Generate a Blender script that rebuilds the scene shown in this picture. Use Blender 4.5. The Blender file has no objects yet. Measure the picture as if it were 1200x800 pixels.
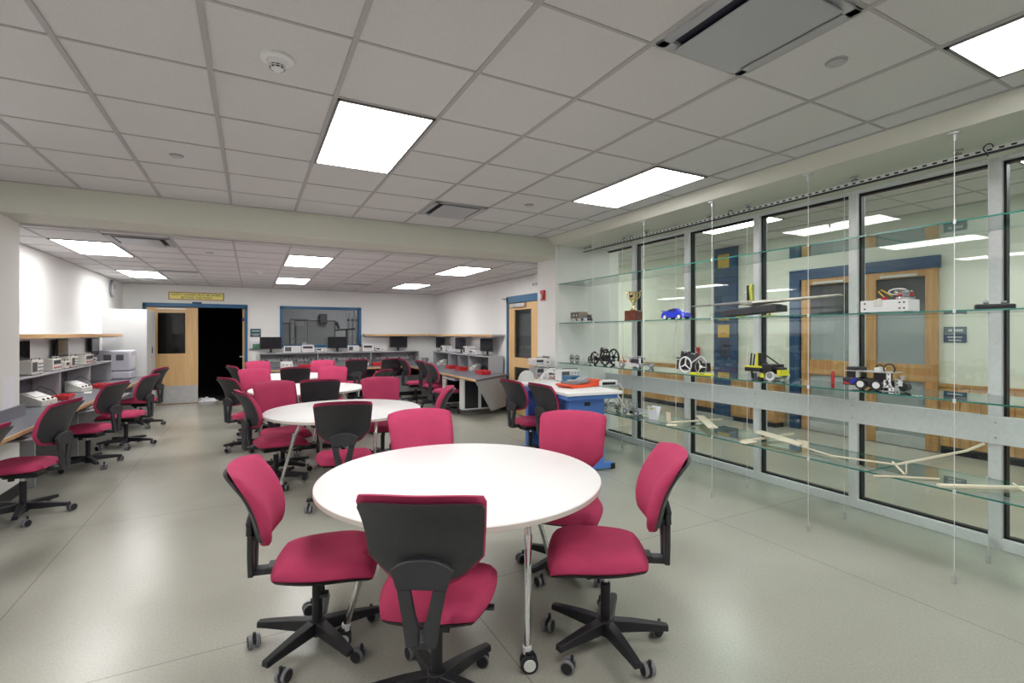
PANEL_E = 7.0; EXPO = 1.08
import bpy, bmesh, math, random
from math import sin, cos, pi, radians, atan2, sqrt
from mathutils import Vector, Matrix
random.seed(7)
SC = bpy.context.scene
COL = SC.collection

# ------------------------------------------------------------------ camera
F_PX = 577.0; CU = 600.0; CV = 390.0; EYE = 1.55; TH = atan2(305, 577)
S_, C_ = sin(TH), cos(TH)
def _ray(u, v):
    a = (u - CU) / F_PX; b = (CV - v) / F_PX
    return S_ + a * C_, C_ - a * S_, b
def at_z(u, v, z):
    x, y, b = _ray(u, v); t = (z - EYE) / b; return Vector((x * t, y * t, z))
def at_x(u, v, X):
    x, y, b = _ray(u, v); t = X / x; return Vector((X, y * t, EYE + b * t))
def at_y(u, v, Y):
    x, y, b = _ray(u, v); t = Y / y; return Vector((x * t, Y, EYE + b * t))
cam_d = bpy.data.cameras.new('camera'); cam = bpy.data.objects.new('camera', cam_d); COL.objects.link(cam)
cam.location = (0, 0, EYE); cam.rotation_euler = (pi / 2, 0, -TH)
cam_d.sensor_width = 36; cam_d.lens = F_PX / 1200 * 36; cam_d.shift_y = -10 / 1200
cam_d.clip_start = 0.05; cam_d.clip_end = 100
SC.camera = cam

# ------------------------------------------------------------------ materials
MATS = {}
def mat(name, col, rough=0.5, metal=0.0, spec=0.5, coat=0.0, emit=None, es=0.0, noise=None, bump=None):
    m = bpy.data.materials.new(name); m.use_nodes = True
    nt = m.node_tree; b = nt.nodes['Principled BSDF']
    b.inputs['Base Color'].default_value = (*col, 1)
    b.inputs['Roughness'].default_value = rough; b.inputs['Metallic'].default_value = metal
    b.inputs['Specular IOR Level'].default_value = spec
    b.inputs['Coat Weight'].default_value = coat
    if emit: b.inputs['Emission Color'].default_value = (*emit, 1); b.inputs['Emission Strength'].default_value = es
    tc = nt.nodes.new('ShaderNodeTexCoord')
    if noise:   # (scale, amount)
        n = nt.nodes.new('ShaderNodeTexNoise'); n.inputs['Scale'].default_value = noise[0]; n.inputs['Detail'].default_value = 4
        nt.links.new(tc.outputs['Object'], n.inputs['Vector'])
        r = nt.nodes.new('ShaderNodeMapRange'); r.inputs[1].default_value = .25; r.inputs[2].default_value = .75
        r.inputs[3].default_value = 1 - noise[1]; r.inputs[4].default_value = 1 + noise[1]
        nt.links.new(n.outputs['Fac'], r.inputs[0])
        mx = nt.nodes.new('ShaderNodeVectorMath'); mx.operation = 'SCALE'; mx.inputs[0].default_value = col
        nt.links.new(r.outputs[0], mx.inputs['Scale']); nt.links.new(mx.outputs[0], b.inputs['Base Color'])
    if bump:    # (scale, strength)
        n2 = nt.nodes.new('ShaderNodeTexNoise'); n2.inputs['Scale'].default_value = bump[0]; n2.inputs['Detail'].default_value = 3
        nt.links.new(tc.outputs['Object'], n2.inputs['Vector'])
        bp = nt.nodes.new('ShaderNodeBump'); bp.inputs['Strength'].default_value = bump[1]; bp.inputs['Distance'].default_value = .002
        nt.links.new(n2.outputs['Fac'], bp.inputs['Height']); nt.links.new(bp.outputs[0], b.inputs['Normal'])
    MATS[name] = m
    return m
def wood_mat(name, c1, c2, axis='Z', scale=18, rough=.4):
    m = mat(name, c1, rough); nt = m.node_tree; b = nt.nodes['Principled BSDF']
    tc = nt.nodes.new('ShaderNodeTexCoord'); mp = nt.nodes.new('ShaderNodeMapping')
    s = {'X': (.06, 1, 1), 'Y': (1, .06, 1), 'Z': (1, 1, .06)}[axis]
    mp.inputs['Scale'].default_value = s
    nt.links.new(tc.outputs['Object'], mp.inputs[0])
    n = nt.nodes.new('ShaderNodeTexNoise'); n.inputs['Scale'].default_value = scale; n.inputs['Detail'].default_value = 6
    n.inputs['Distortion'].default_value = .6
    nt.links.new(mp.outputs[0], n.inputs['Vector'])
    cr = nt.nodes.new('ShaderNodeValToRGB'); cr.color_ramp.elements[0].position = .35; cr.color_ramp.elements[1].position = .65
    cr.color_ramp.elements[0].color = (*c1, 1); cr.color_ramp.elements[1].color = (*c2, 1)
    nt.links.new(n.outputs['Fac'], cr.inputs[0]); nt.links.new(cr.outputs[0], b.inputs['Base Color'])
    return m
def glass_mat(name, tint, ior=1.5, rough=0.0, boost=1.0):
    m = bpy.data.materials.new(name); m.use_nodes = True; nt = m.node_tree
    for n in list(nt.nodes): nt.nodes.remove(n)
    o = nt.nodes.new('ShaderNodeOutputMaterial'); t = nt.nodes.new('ShaderNodeBsdfTransparent'); g = nt.nodes.new('ShaderNodeBsdfGlossy')
    t.inputs[0].default_value = (*tint, 1); g.inputs['Roughness'].default_value = rough
    fr = nt.nodes.new('ShaderNodeFresnel'); fr.inputs[0].default_value = ior
    ge = nt.nodes.new('ShaderNodeNewGeometry'); mi = nt.nodes.new('ShaderNodeMapRange'); mi.inputs[3].default_value = ior; mi.inputs[4].default_value = 1 / ior
    nt.links.new(ge.outputs['Backfacing'], mi.inputs[0]); nt.links.new(mi.outputs[0], fr.inputs[0])
    ml = nt.nodes.new('ShaderNodeMath'); ml.operation = 'MULTIPLY'; ml.inputs[1].default_value = boost; ml.use_clamp = True
    mx = nt.nodes.new('ShaderNodeMixShader')
    nt.links.new(fr.outputs[0], ml.inputs[0]); nt.links.new(ml.outputs[0], mx.inputs[0])
    nt.links.new(t.outputs[0], mx.inputs[1]); nt.links.new(g.outputs[0], mx.inputs[2]); nt.links.new(mx.outputs[0], o.inputs[0])
    MATS[name] = m
    return m

W_WALL = mat('wall_paint', (.86, .86, .84), .75, bump=(220, .15))
W_GREEN = mat('soffit_paint_shaded', (.64, .64, .565), .75, bump=(220, .15))  # green-grey paint, its colour lowered to take in the beam face's shading
CORR = mat('corridor_paint', (.74, .76, .68), .7)
GREYW = mat('lab_wall', (.48, .48, .50), .8)
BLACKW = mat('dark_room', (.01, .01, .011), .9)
BLUE = mat('blue_frame_paint', (.025, .13, .27), .4)
BLUE2 = mat('corridor_blue', (.015, .06, .15), .45)
ALU = mat('aluminium', (.80, .80, .82), .5, .05, noise=(30, .05))
ALU2 = mat('aluminium_edge', (.55, .55, .58), .5, .05)
GASKET = mat('black_gasket', (.008, .008, .012), .5)
STEEL = mat('brushed_steel', (.60, .60, .61), .4, .55, noise=(8, .1))
CHROME = mat('chrome', (.78, .78, .80), .12, 1.0)
PINK = mat('crimson_fabric', (.49, .050, .130), .85, spec=.25, noise=(9, .08), bump=(900, .35))
SHELL = mat('charcoal_plastic', (.034, .035, .041), .5, noise=(25, .15), bump=(400, .1))
BLACK = mat('black_plastic', (.016, .016, .020), .42)
TREAD = mat('grey_tread', (.22, .22, .25), .5)
WHITE = mat('white_laminate', (.90, .90, .90), .45)
EDGE = mat('table_edge', (.66, .60, .56), .5)
CAPW = mat('white_cap', (.8, .8, .76), .4)
DESK = mat('grey_laminate', (.17, .18, .21), .35, noise=(120, .12))
HUTCH = mat('light_grey_laminate', (.40, .41, .43), .5, noise=(150, .08))
HBACK = mat('slate_laminate', (.085, .09, .115), .6)
NOSE = wood_mat('wood_nosing', (.60, .37, .17), (.70, .47, .24), 'Y', 30)
NOSEX = wood_mat('wood_nosing_x', (.60, .37, .17), (.70, .47, .24), 'X', 30)
MAPLE = wood_mat('maple_veneer', (.66, .42, .19), (.74, .50, .25), 'Z', 22, .38)
OAK = wood_mat('corridor_wood', (.44, .22, .075), (.58, .33, .13), 'Z', 26, .45)
WALNUT = wood_mat('dark_wood', (.10, .025, .015), (.17, .045, .025), 'X', 25, .35)
BALSA = mat('balsa', (.78, .70, .55), .7, noise=(14, .05))
CREAM = mat('cream_plastic', (.66, .65, .60), .45)
WPL = mat('white_plastic', (.78, .78, .79), .4)
LILAC = mat('printer_plastic', (.60, .60, .68), .45)
SCREEN = mat('screen_black', (.012, .012, .018), .12)
DARKFACE = mat('dark_panel', (.05, .05, .06), .4)
LCD = mat('lcd_grey', (.10, .11, .12), .25)
ORANGE = mat('orange_plastic', (.80, .085, .03), .45)
RED = mat('red_plastic', (.62, .03, .035), .4)
RED2 = mat('alarm_red', (.55, .02, .03), .4)
YEL = mat('yellow_plastic', (.75, .72, .03), .5)
SIGNY = mat('sign_yellow', (.95, .87, .28), .6)
SIGNR = mat('sign_border', (.45, .16, .12), .6)
INK = mat('sign_ink', (.10, .12, .05), .6)
TEAL = mat('sign_teal', (.02, .09, .11), .5)
TEALT = mat('sign_text', (.7, .75, .75), .5)
BENCHB = mat('bench_blue', (.11, .27, .74), .4)
BCAR = mat('car_blue', (.02, .04, .55), .25, coat=.5)
GOLD = mat('trophy_gold', (.78, .68, .36), .18, .9)
PAPER = mat('paper', (.88, .88, .93), .7)
GREYP = mat('grey_plastic', (.25, .26, .28), .5)
CABG = mat('cabinet_grey', (.62, .63, .63), .5)
TILE = mat('ceiling_tile', (.66, .65, .65), .9, noise=(260, .10), bump=(500, .5))
TBAR = mat('ceiling_tee_bar', (.44, .425, .43), .6)
TBARD = mat('ceiling_reveal', (.20, .195, .195), .8)
VENTM = mat('vent_enamel', (.42, .43, .46), .35)
VENTD = mat('vent_dark', (.02, .022, .04), .6)
PANEL = mat('light_diffuser', (.9, .9, .9), .6, emit=(1, .985, .97), es=PANEL_E if 'PANEL_E' in globals() else 7.0)
PANELC = mat('corridor_light_diffuser', (.9, .9, .9), .6, emit=(1, .985, .97), es=12.0)
SHELFG = glass_mat('shelf_glass', (.86, .945, .92), 1.5, 0, 1.5)
EDGEG = mat('shelf_glass_edge', (.03, .20, .16), .15, spec=.8)
WINDOWG = glass_mat('window_glass', (.88, .93, .90), 1.55, 0, 1.3)
LABG = glass_mat('lab_window_glass', (.85, .86, .87), 1.5)
LITE = glass_mat('door_lite_glass', (.62, .64, .66), 1.5, 0, 1.0)

def floor_mat():
    m = mat('polished_concrete', (.30, .30, .27), .22); nt = m.node_tree; b = nt.nodes['Principled BSDF']
    tc = nt.nodes.new('ShaderNodeTexCoord')
    def noise(sc, det, dist=0):
        n = nt.nodes.new('ShaderNodeTexNoise'); n.inputs['Scale'].default_value = sc; n.inputs['Detail'].default_value = det
        n.inputs['Distortion'].default_value = dist; nt.links.new(tc.outputs['Object'], n.inputs['Vector']); return n
    n1 = noise(.7, 3, .3); n2 = noise(90, 3)
    cr = nt.nodes.new('ShaderNodeValToRGB')
    cr.color_ramp.elements[0].position = .15; cr.color_ramp.elements[0].color = (.315, .31, .265, 1)
    cr.color_ramp.elements[1].position = .85; cr.color_ramp.elements[1].color = (.475, .47, .41, 1)
    nt.links.new(n1.outputs['Fac'], cr.inputs[0])
    mr = nt.nodes.new('ShaderNodeMapRange'); mr.inputs[1].default_value = .3; mr.inputs[2].default_value = .7; mr.inputs[3].default_value = .91; mr.inputs[4].default_value = 1.07
    nt.links.new(n2.outputs['Fac'], mr.inputs[0])
    sx = nt.nodes.new('ShaderNodeSeparateXYZ'); nt.links.new(tc.outputs['Object'], sx.inputs[0])
    def line(out, off, period, w):
        a = nt.nodes.new('ShaderNodeMath'); a.operation = 'SUBTRACT'; nt.links.new(out, a.inputs[0]); a.inputs[1].default_value = off
        p = nt.nodes.new('ShaderNodeMath'); p.operation = 'PINGPONG'; nt.links.new(a.outputs[0], p.inputs[0]); p.inputs[1].default_value = period / 2
        g = nt.nodes.new('ShaderNodeMath'); g.operation = 'GREATER_THAN'; nt.links.new(p.outputs[0], g.inputs[0]); g.inputs[1].default_value = w
        q = nt.nodes.new('ShaderNodeMapRange'); nt.links.new(g.outputs[0], q.inputs[0]); q.inputs[3].default_value = .62; q.inputs[4].default_value = 1
        return q.outputs[0]
    lx = line(sx.outputs[0], 1.10, 2.3, .003); ly = line(sx.outputs[1], 2.81, 2.3, .003)
    m1 = nt.nodes.new('ShaderNodeMath'); m1.operation = 'MULTIPLY'; nt.links.new(lx, m1.inputs[0]); nt.links.new(ly, m1.inputs[1])
    m2 = nt.nodes.new('ShaderNodeMath'); m2.operation = 'MULTIPLY'; nt.links.new(m1.outputs[0], m2.inputs[0]); nt.links.new(mr.outputs[0], m2.inputs[1])
    vm = nt.nodes.new('ShaderNodeVectorMath'); vm.operation = 'SCALE'; nt.links.new(cr.outputs[0], vm.inputs[0]); nt.links.new(m2.outputs[0], vm.inputs['Scale'])
    nt.links.new(vm.outputs[0], b.inputs['Base Color'])
    n3 = noise(1.1, 2); r = nt.nodes.new('ShaderNodeMapRange'); b.inputs['Roughness'].default_value = .27
    return m
FLOOR = floor_mat()

# ------------------------------------------------------------------ mesh builder
class M:
    def __init__(s): s.v = []; s.f = []; s.m = []; s.mats = []
    def mi(s, m):
        if m not in s.mats: s.mats.append(m)
        return s.mats.index(m)
    def add(s, vs, fs, m):
        o = len(s.v); k = s.mi(m); s.v += [tuple(p) for p in vs]
        for f in fs: s.f.append(tuple(i + o for i in f)); s.m.append(k)
        return s
    def box(s, c, d, m, rz=0, rx=0, ry=0):
        R = Matrix.Rotation(rz, 3, 'Z') @ Matrix.Rotation(ry, 3, 'Y') @ Matrix.Rotation(rx, 3, 'X'); c = Vector(c)
        vs = [c + R @ Vector((x * d[0] / 2, y * d[1] / 2, z * d[2] / 2)) for z in (-1, 1) for y in (-1, 1) for x in (-1, 1)]
        return s.add(vs, [(0, 2, 3, 1), (4, 5, 7, 6), (0, 1, 5, 4), (2, 6, 7, 3), (0, 4, 6, 2), (1, 3, 7, 5)], m)
    def b2(s, lo, hi, m):
        return s.box([(lo[i] + hi[i]) / 2 for i in range(3)], [abs(hi[i] - lo[i]) for i in range(3)], m)
    def cyl(s, a, b, r0, m, r1=None, n=16, caps=True):
        r1 = r0 if r1 is None else r1; a = Vector(a); b = Vector(b); d = (b - a).normalized()
        x = d.orthogonal().normalized(); y = d.cross(x); vs = []
        for p, r in ((a, r0), (b, r1)):
            for i in range(n): t = 2 * pi * i / n; vs.append(p + x * (r * cos(t)) + y * (r * sin(t)))
        fs = [(i, (i + 1) % n, n + (i + 1) % n, n + i) for i in range(n)]
        if caps: fs += [tuple(reversed(range(n))), tuple(range(n, 2 * n))]
        return s.add(vs, fs, m)
    def tube(s, pts, r, m, n=8):
        pts = [Vector(p) for p in pts]; vs = []; fs = []; ref = None
        for i, p in enumerate(pts):
            d = (pts[min(i + 1, len(pts) - 1)] - pts[max(i - 1, 0)]).normalized()
            if ref is None: ref = d.orthogonal().normalized()
            x = (ref - d * ref.dot(d)).normalized(); ref = x; y = d.cross(x)
            for k in range(n): t = 2 * pi * k / n; vs.append(p + x * (r * cos(t)) + y * (r * sin(t)))
        for i in range(len(pts) - 1):
            for k in range(n): fs.append((i * n + k, i * n + (k + 1) % n, (i + 1) * n + (k + 1) % n, (i + 1) * n + k))
        e = (len(pts) - 1) * n
        fs += [tuple(reversed(range(n))), tuple(range(e, e + n))]
        return s.add(vs, fs, m)
    def ring(s, c, ax, R, r, m, n=28, k=8):
        c = Vector(c); ax = Vector(ax).normalized(); x = ax.orthogonal().normalized(); y = ax.cross(x); vs = []; fs = []
        for i in range(n):
            t = 2 * pi * i / n; o = x * cos(t) + y * sin(t)
            for j in range(k): q = 2 * pi * j / k; vs.append(c + o * (R + r * cos(q)) + ax * (r * sin(q)))
        for i in range(n):
            for j in range(k): fs.append((i * k + j, ((i + 1) % n) * k + j, ((i + 1) % n) * k + (j + 1) % k, i * k + (j + 1) % k))
        return s.add(vs, fs, m)
    def lathe(s, prof, m, c=(0, 0, 0), n=32, closed=False):
        vs = []; fs = []; c = Vector(c); L = len(prof)
        for r, z in prof:
            for i in range(n): t = 2 * pi * i / n; vs.append(c + Vector((r * cos(t), r * sin(t), z)))
        for j in range(L - 1):
            for i in range(n): fs.append((j * n + i, j * n + (i + 1) % n, (j + 1) * n + (i + 1) % n, (j + 1) * n + i))
        if not closed: fs += [tuple(reversed(range(n))), tuple(range((L - 1) * n, L * n))]
        return s.add(vs, fs, m)
    def prism(s, poly, m, fn0, fn1):
        n = len(poly); vs = [fn0(p) for p in poly] + [fn1(p) for p in poly]
        fs = [tuple(reversed(range(n))), tuple(range(n, 2 * n))] + [(i, (i + 1) % n, n + (i + 1) % n, n + i) for i in range(n)]
        return s.add(vs, fs, m)
    def grid2(s, nu, nv, front, back, m):
        """closed pad: front(i,j) and back(i,j) surfaces sewn at the rim"""
        vs = []; fs = []
        for fn in (front, back):
            for j in range(nv + 1):
                for i in range(nu + 1): vs.append(fn(-1 + 2 * i / nu, -1 + 2 * j / nv))
        W = nu + 1; N = W * (nv + 1)
        for j in range(nv):
            for i in range(nu):
                a = j * W + i; fs.append((a, a + 1, a + W + 1, a + W)); fs.append((N + a, N + a + W, N + a + W + 1, N + a + 1))
        rim = [i for i in range(W)] + [j * W + nu for j in range(1, nv + 1)] + [nv * W + i for i in range(nu - 1, -1, -1)] + [j * W for j in range(nv - 1, 0, -1)]
        for k in range(len(rim)):
            a, b = rim[k], rim[(k + 1) % len(rim)]; fs.append((b, a, N + a, N + b))
        return s.add(vs, fs, m)
    def wheel(s, c, ax, R, w, m, spokes=5, hub=.25, rim=.12, m2=None):
        """open spoked wheel"""
        c = Vector(c); ax = Vector(ax).normalized(); m2 = m2 or m
        s.ring(c, ax, R * (1 - rim / 2), R * rim / 1.4, m, 24, 6)
        s.cyl(c - ax * w / 2, c + ax * w / 2, R * hub, m2, n=12)
        x = ax.orthogonal().normalized(); y = ax.cross(x)
        for i in range(spokes):
            t = 2 * pi * i / spokes + .3; s.cyl(c, c + (x * cos(t) + y * sin(t)) * R * (1 - rim / 2), R * .07, m2, n=6)
        return s
    def build(s, name, parent=None, bevel=0, loc=None, smooth=True, angle=35, seg=2):
        me = bpy.data.meshes.new(name); me.from_pydata(s.v, [], s.f)
        for x in s.mats: me.materials.append(x)
        me.polygons.foreach_set('material_index', s.m)
        bm = bmesh.new(); bm.from_mesh(me); bmesh.ops.recalc_face_normals(bm, faces=bm.faces); bm.to_mesh(me); bm.free()
        if smooth:
            me.shade_smooth(); me.set_sharp_from_angle(angle=radians(angle))
        o = bpy.data.objects.new(name, me); COL.objects.link(o)
        if parent: o.parent = parent
        if loc is not None: o.location = loc
        if bevel:
            b = o.modifiers.new('bevel', 'BEVEL'); b.width = bevel; b.segments = seg; b.limit_method = 'ANGLE'; b.angle_limit = radians(40)
        return o
def tag(o, label=None, cat=None, group=None, kind=None):
    if label: o['label'] = label
    if cat: o['category'] = cat
    if group: o['group'] = group
    if kind: o['kind'] = kind
    return o
def struct(o): o['kind'] = 'structure'; return o
def thing(name, label, cat, loc=(0, 0, 0), rz=0, group=None):
    o = bpy.data.objects.new(name, None); COL.objects.link(o); o.empty_display_size = .1
    o.location = loc; o.rotation_euler = (0, 0, rz)
    return tag(o, label, cat, group)
def dup(root, loc, rz, label=None, group=None):
    r = root.copy(); COL.objects.link(r); r.location = loc; r.rotation_euler = (0, 0, rz)
    if label: r['label'] = label
    if group: r['group'] = group
    def rec(a, b):
        for ch in KIDS.get(a.name, []):
            c = ch.copy(); COL.objects.link(c); c.parent = b; KIDS.setdefault(b.name, []).append(c); rec(ch, c)
    if root.name not in KIDS: index(root)
    rec(root, r)
    return r
KIDS = {}
def index(root):
    def rec(a):
        KIDS[a.name] = [c for c in bpy.data.objects if c.parent == a]
        for c in KIDS[a.name]: rec(c)
    rec(root)
def text(s, size, m, parent, loc, rot, name='lettering', ext=.0005, spacing=1.0, align='CENTER'):
    c = bpy.data.curves.new(name, 'FONT'); c.body = s; c.size = size; c.extrude = ext; c.align_x = align; c.align_y = 'CENTER'
    c.space_character = spacing; c.materials.append(m)
    tmp = bpy.data.objects.new(name + '_curve', c); COL.objects.link(tmp); bpy.context.view_layer.update()
    me = bpy.data.meshes.new_from_object(tmp.evaluated_get(bpy.context.evaluated_depsgraph_get())); bpy.data.objects.remove(tmp)
    o = bpy.data.objects.new(name, me); COL.objects.link(o); o.parent = parent; o.location = loc; o.rotation_euler = rot
    return o
# ================================================================== THE SETTING
ZF, ZB, ZR = 2.89, 2.615, 2.60        # front ceiling, beam soffit, rear ceiling
XL, XC, XP, XR, XG = -2.39, -1.98, 3.83, 4.48, 4.80
YB0, YB1, YW, YN = 5.92, 6.42, 12.92, -3.2
XO = 7.9                               # corridor's far wall
struct(M().b2((-2.6, YN - .2, -.12), (XO + .3, 17.2, 0), FLOOR).build('floor'))

def holed_wall(name, axis, pos, th, a0, a1, z0, z1, holes, m):
    """wall in plane axis=pos, thickness th away; holes: (a_lo,a_hi,z_lo,z_hi)"""
    b = M(); cuts = sorted(set([a0, a1] + [h[0] for h in holes] + [h[1] for h in holes]))
    for p, q in zip(cuts, cuts[1:]):
        mid = (p + q) / 2; hs = sorted([h for h in holes if h[0] < mid < h[1]], key=lambda h: h[2]); z = z0
        for h in hs:
            if h[2] > z: b.b2(*( ((p, pos, z), (q, pos + th, h[2])) if axis == 'y' else ((pos, p, z), (pos + th, q, h[2])) ), m)
            z = h[3]
        if z < z1: b.b2(*( ((p, pos, z), (q, pos + th, z1)) if axis == 'y' else ((pos, p, z), (pos + th, q, z1)) ), m)
    return struct(b.build(name, smooth=False))
DX0, DX1, DZ = -2.05, -.085, 2.17       # double door hole
WX0, WX1, WZ0, WZ1 = .59, 2.47, 1.20, 2.19
holed_wall('wall_rear', 'y', YW, .14, XL - .2, XR + .5, 0, ZR + .4, [(DX0, DX1, 0, DZ), (WX0, WX1, WZ0, WZ1)], W_WALL)
struct(M().b2((XL - .2, YN, 0), (XL, YW, 3.1), W_WALL).build('wall_left', smooth=False))
struct(M().b2((XL + .002, YB0, 0), (XC, YB1, ZB), W_WALL).build('wall_left_pier', bevel=.004))
RD = (7.30, 8.66, 0, 2.24)              # single door in right wall
holed_wall('wall_right', 'x', XR, .14, YB1, YW, 0, ZR + .4, [(RD[0], RD[1], 0, RD[3])], W_WALL)
struct(M().b2((XP, YB0, 0), (XR + .5, YB1, ZF + .2), W_WALL).build('wall_right_pier', bevel=.004))
struct(M().b2((XL, YB0, ZB), (XP, YB1, ZF + .2), W_GREEN).build('wall_header_beam', bevel=.004))
struct(M().b2((XL, YN - .2, 0), (XO + .2, YN, 3.3), W_WALL).build('wall_front', smooth=False))
BASE = MATS.get('base_black') or mat('base_black', (.02, .02, .023), .5)
for nm, lo, hi in (('left', (XL, YB1, .001), (XL + .012, YW, .11)), ('left_pier', (XC, YB0, .001), (XC + .012, YB1, .11)), ('left_pier_rear', (XL, YB1, .001), (XC, YB1 + .012, .11)), ('rear', (-.085 + .0, YW - .012, .001), (XR, YW, .11)),
                   ('right', (XR - .012, 8.66, .001), (XR, YW, .11)), ('right_near', (XR - .012, YB1, .001), (XR, 7.30, .11)), ('right_pier', (XP - .012, YB0, .001), (XP, YB1, .11)), ('display', (XP, YB0 - .012, .001), (4.73, YB0, .11))):
    struct(M().b2(lo, hi, BASE).build('baseboard_' + nm, smooth=False))
# soffit above the shelves: slanted cove face, flat underside, small step
b = M()
prof = [(3.70, ZF), (3.79, 2.79), (4.22, 2.79), (4.22, 2.812), (4.98, 2.812), (4.98, 3.25), (3.70, 3.25)]
b.prism(prof, W_GREEN, lambda p: (p[0], YN, p[1]), lambda p: (p[0], YB0, p[1]))
struct(b.build('ceiling_soffit', smooth=False))

def ceiling(name, x0, x1, y0, y1, z, gx, gy, skip, st=.608):
    b = M(); b.b2((x0, y0, z), (x1, y1, z + .02), TILE); b.build(name, smooth=False)['kind'] = 'structure'
    k = M(); i = math.ceil((x0 - gx) / st)
    while gx + i * st < x1 - .02:
        X = gx + i * st; k.b2((X - .013, y0, z - .006), (X + .013, y1, z + .001), TBAR)
        i += 1
    i = math.ceil((y0 - gy) / st)
    while gy + i * st < y1 - .02:
        Y = gy + i * st; k.b2((x0, Y - .008, z - .004), (x1, Y + .008, z + .001), TBAR); i += 1
    for p, q in (((x0, y0), (x1, y0 + .02)), ((x0, y1 - .02), (x1, y1)), ((x0, y0), (x0 + .02, y1)), ((x1 - .02, y0), (x1, y1))):
        k.b2((*p, z - .006), (*q, z + .001), TBAR)
    return struct(k.build('ceiling_grid', smooth=False))
GX, GY = .42, 2.93
ceiling('ceiling', XL, 3.70, YN, YB0, ZF, GX, GY, [])
ceiling('ceiling_rear', XL, XR, YB1, YW, ZR, GX, 7.19, [])
ceiling('ceiling_corridor', XG + .15, XO + .3, YN, 14.5, 3.15, 6.0, 4.3, [])

# ---- window wall of glass bays
ym = [6.26, 5.31, 4.36, 3.41, 2.46, 1.51, .56, -.39, -1.34, -2.29, -3.18]
for i, y in enumerate(ym):
    b = M(); b.b2((4.735, y - .034, 0), (4.80, y + .034, 2.812), ALU); b.b2((4.80, y - .034, 0), (4.87, y + .034, 2.812), ALU2)
    b.b2((4.775, y - .050, .075), (4.83, y - .0335, 2.80), GASKET); b.b2((4.775, y + .0335, .075), (4.83, y + .050, 2.80), GASKET)
    struct(b.build('trim_%d' % (i + 1), smooth=False))
b = M(); b.b2((4.735, -3.2, 0), (4.87, 6.26, .075), ALU); b.b2((4.775, -3.2, .075), (4.83, 6.26, .09), GASKET)
b.b2((4.735, -3.2, 2.785), (4.87, 6.26, 2.812), ALU); b.b2((4.775, -3.2, 2.765), (4.83, 6.26, 2.785), GASKET); struct(b.build('trim_sill', smooth=False))
for i in range(len(ym) - 1):
    b = M(); b.b2((4.797, ym[i + 1] + .03, .08), (4.803, ym[i] - .03, 2.75), WINDOWG)
    struct(b.build('window_%d' % (i + 1), smooth=False))
b = M(); b.b2((4.705, -3.2, .755), (4.735, 5.9, .955), ALU)
for y in ym[:6]:
    for z in (.80, .91):
        for dy in (-.012,): b.cyl((4.705, y + dy, z), (4.700, y + dy, z), .008, ALU2, n=10)
struct(b.build('trim_guard_rail', bevel=.003))
struct(M().b2((4.87, 6.16, 0), (5.0, 6.42, 3.1), BLUE).build('trim_blue_jamb', smooth=False))
# corridor
struct(M().b2((XO, YN, 0), (XO + .2, 14.5, 3.3), CORR).build('wall_corridor', smooth=False))
struct(M().b2((4.62, 14.3, 0), (XO + .2, 14.5, 3.3), CORR).build('wall_corridor_end', smooth=False))
struct(M().b2((4.62, YB1, 0), (4.98, 14.4, 3.3), CORR).build('wall_corridor_near', smooth=False))
b = M()
for (y0, y1) in ((6.56, 13.9), (-3.0, 3.04)):
    n = int((y1 - y0) / .1)
    b.b2((XO - .02, y0, .0), (XO, y1, .10), GASKET)
    for i in range(n): b.b2((XO - .035, y0 + i * (y1 - y0) / n + .003, .10), (XO - .004, y0 + (i + 1) * (y1 - y0) / n - .003, .86), OAK)
    b.b2((XO - .05, y0, .86), (XO, y1, .90), OAK)
struct(b.build('trim_wainscot', smooth=False))
struct(M().b2((XO - .06, 6.05, 0), (XO, 6.54, 3.15), BLUE2).build('trim_blue_column', smooth=False))
# corridor doors (pair of glazed leaves under one blue header)
b = M(); b.b2((XO - .08, 3.04, 2.40), (XO, 5.03, 2.56), BLUE2); b.b2((XO - .08, 4.86, 0), (XO, 5.03, 2.40), BLUE2)
struct(b.build('trim_corridor_door_frame', smooth=False))
for k, (y0, y1) in enumerate(((3.98, 4.84), (3.06, 3.90))):
    b = M(); x0, x1 = XO - .06, XO - .01; h0 = (1.13, 2.30); h1 = (.16, .90)
    s = .13
    b.b2((x0, y0, .01), (x1, y0 + s, 2.40), OAK); b.b2((x0, y1 - s, .01), (x1, y1, 2.40), OAK)
    b.b2((x0, y0 + s, 2.30), (x1, y1 - s, 2.40), OAK); b.b2((x0, y0 + s, .90), (x1, y1 - s, 1.13), OAK); b.b2((x0, y0 + s, .01), (x1, y1 - s, .16), STEEL)
    d = struct(b.build('door_%d' % (k + 3), bevel=.003))
    for h in (h0, h1): M().b2((XO - .04, y0 + s, h[0]), (XO - .034, y1 - s, h[1]), LABG).build('door_glass', d, smooth=False)
    M().b2((XO - .030, y0 + s, .16), (XO - .003, y1 - s, 2.3), mat('dark_beyond_%d' % k, (.10, .10, .11), .6)).build('inner_panel', d, smooth=False)  # dark sheet added behind the glass in place of the dim space beyond
    M().b2((XO - .033, y0 + s, .16), (XO - .0305, y1 - s, 1.82), mat('blind_%d' % k, (.68, .73, .72), .6)).build('inner_blind', d, smooth=False)
    M().b2((XO - .10, y0 + .2, 2.31), (XO - .06, y1 - .2, 2.345), STEEL).build('door_closer', d, bevel=.005)
struct(M().b2((XO - .05, 3.905, 0), (XO, 3.975, 2.40), STEEL).build('trim_corridor_mullion', smooth=False))
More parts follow.
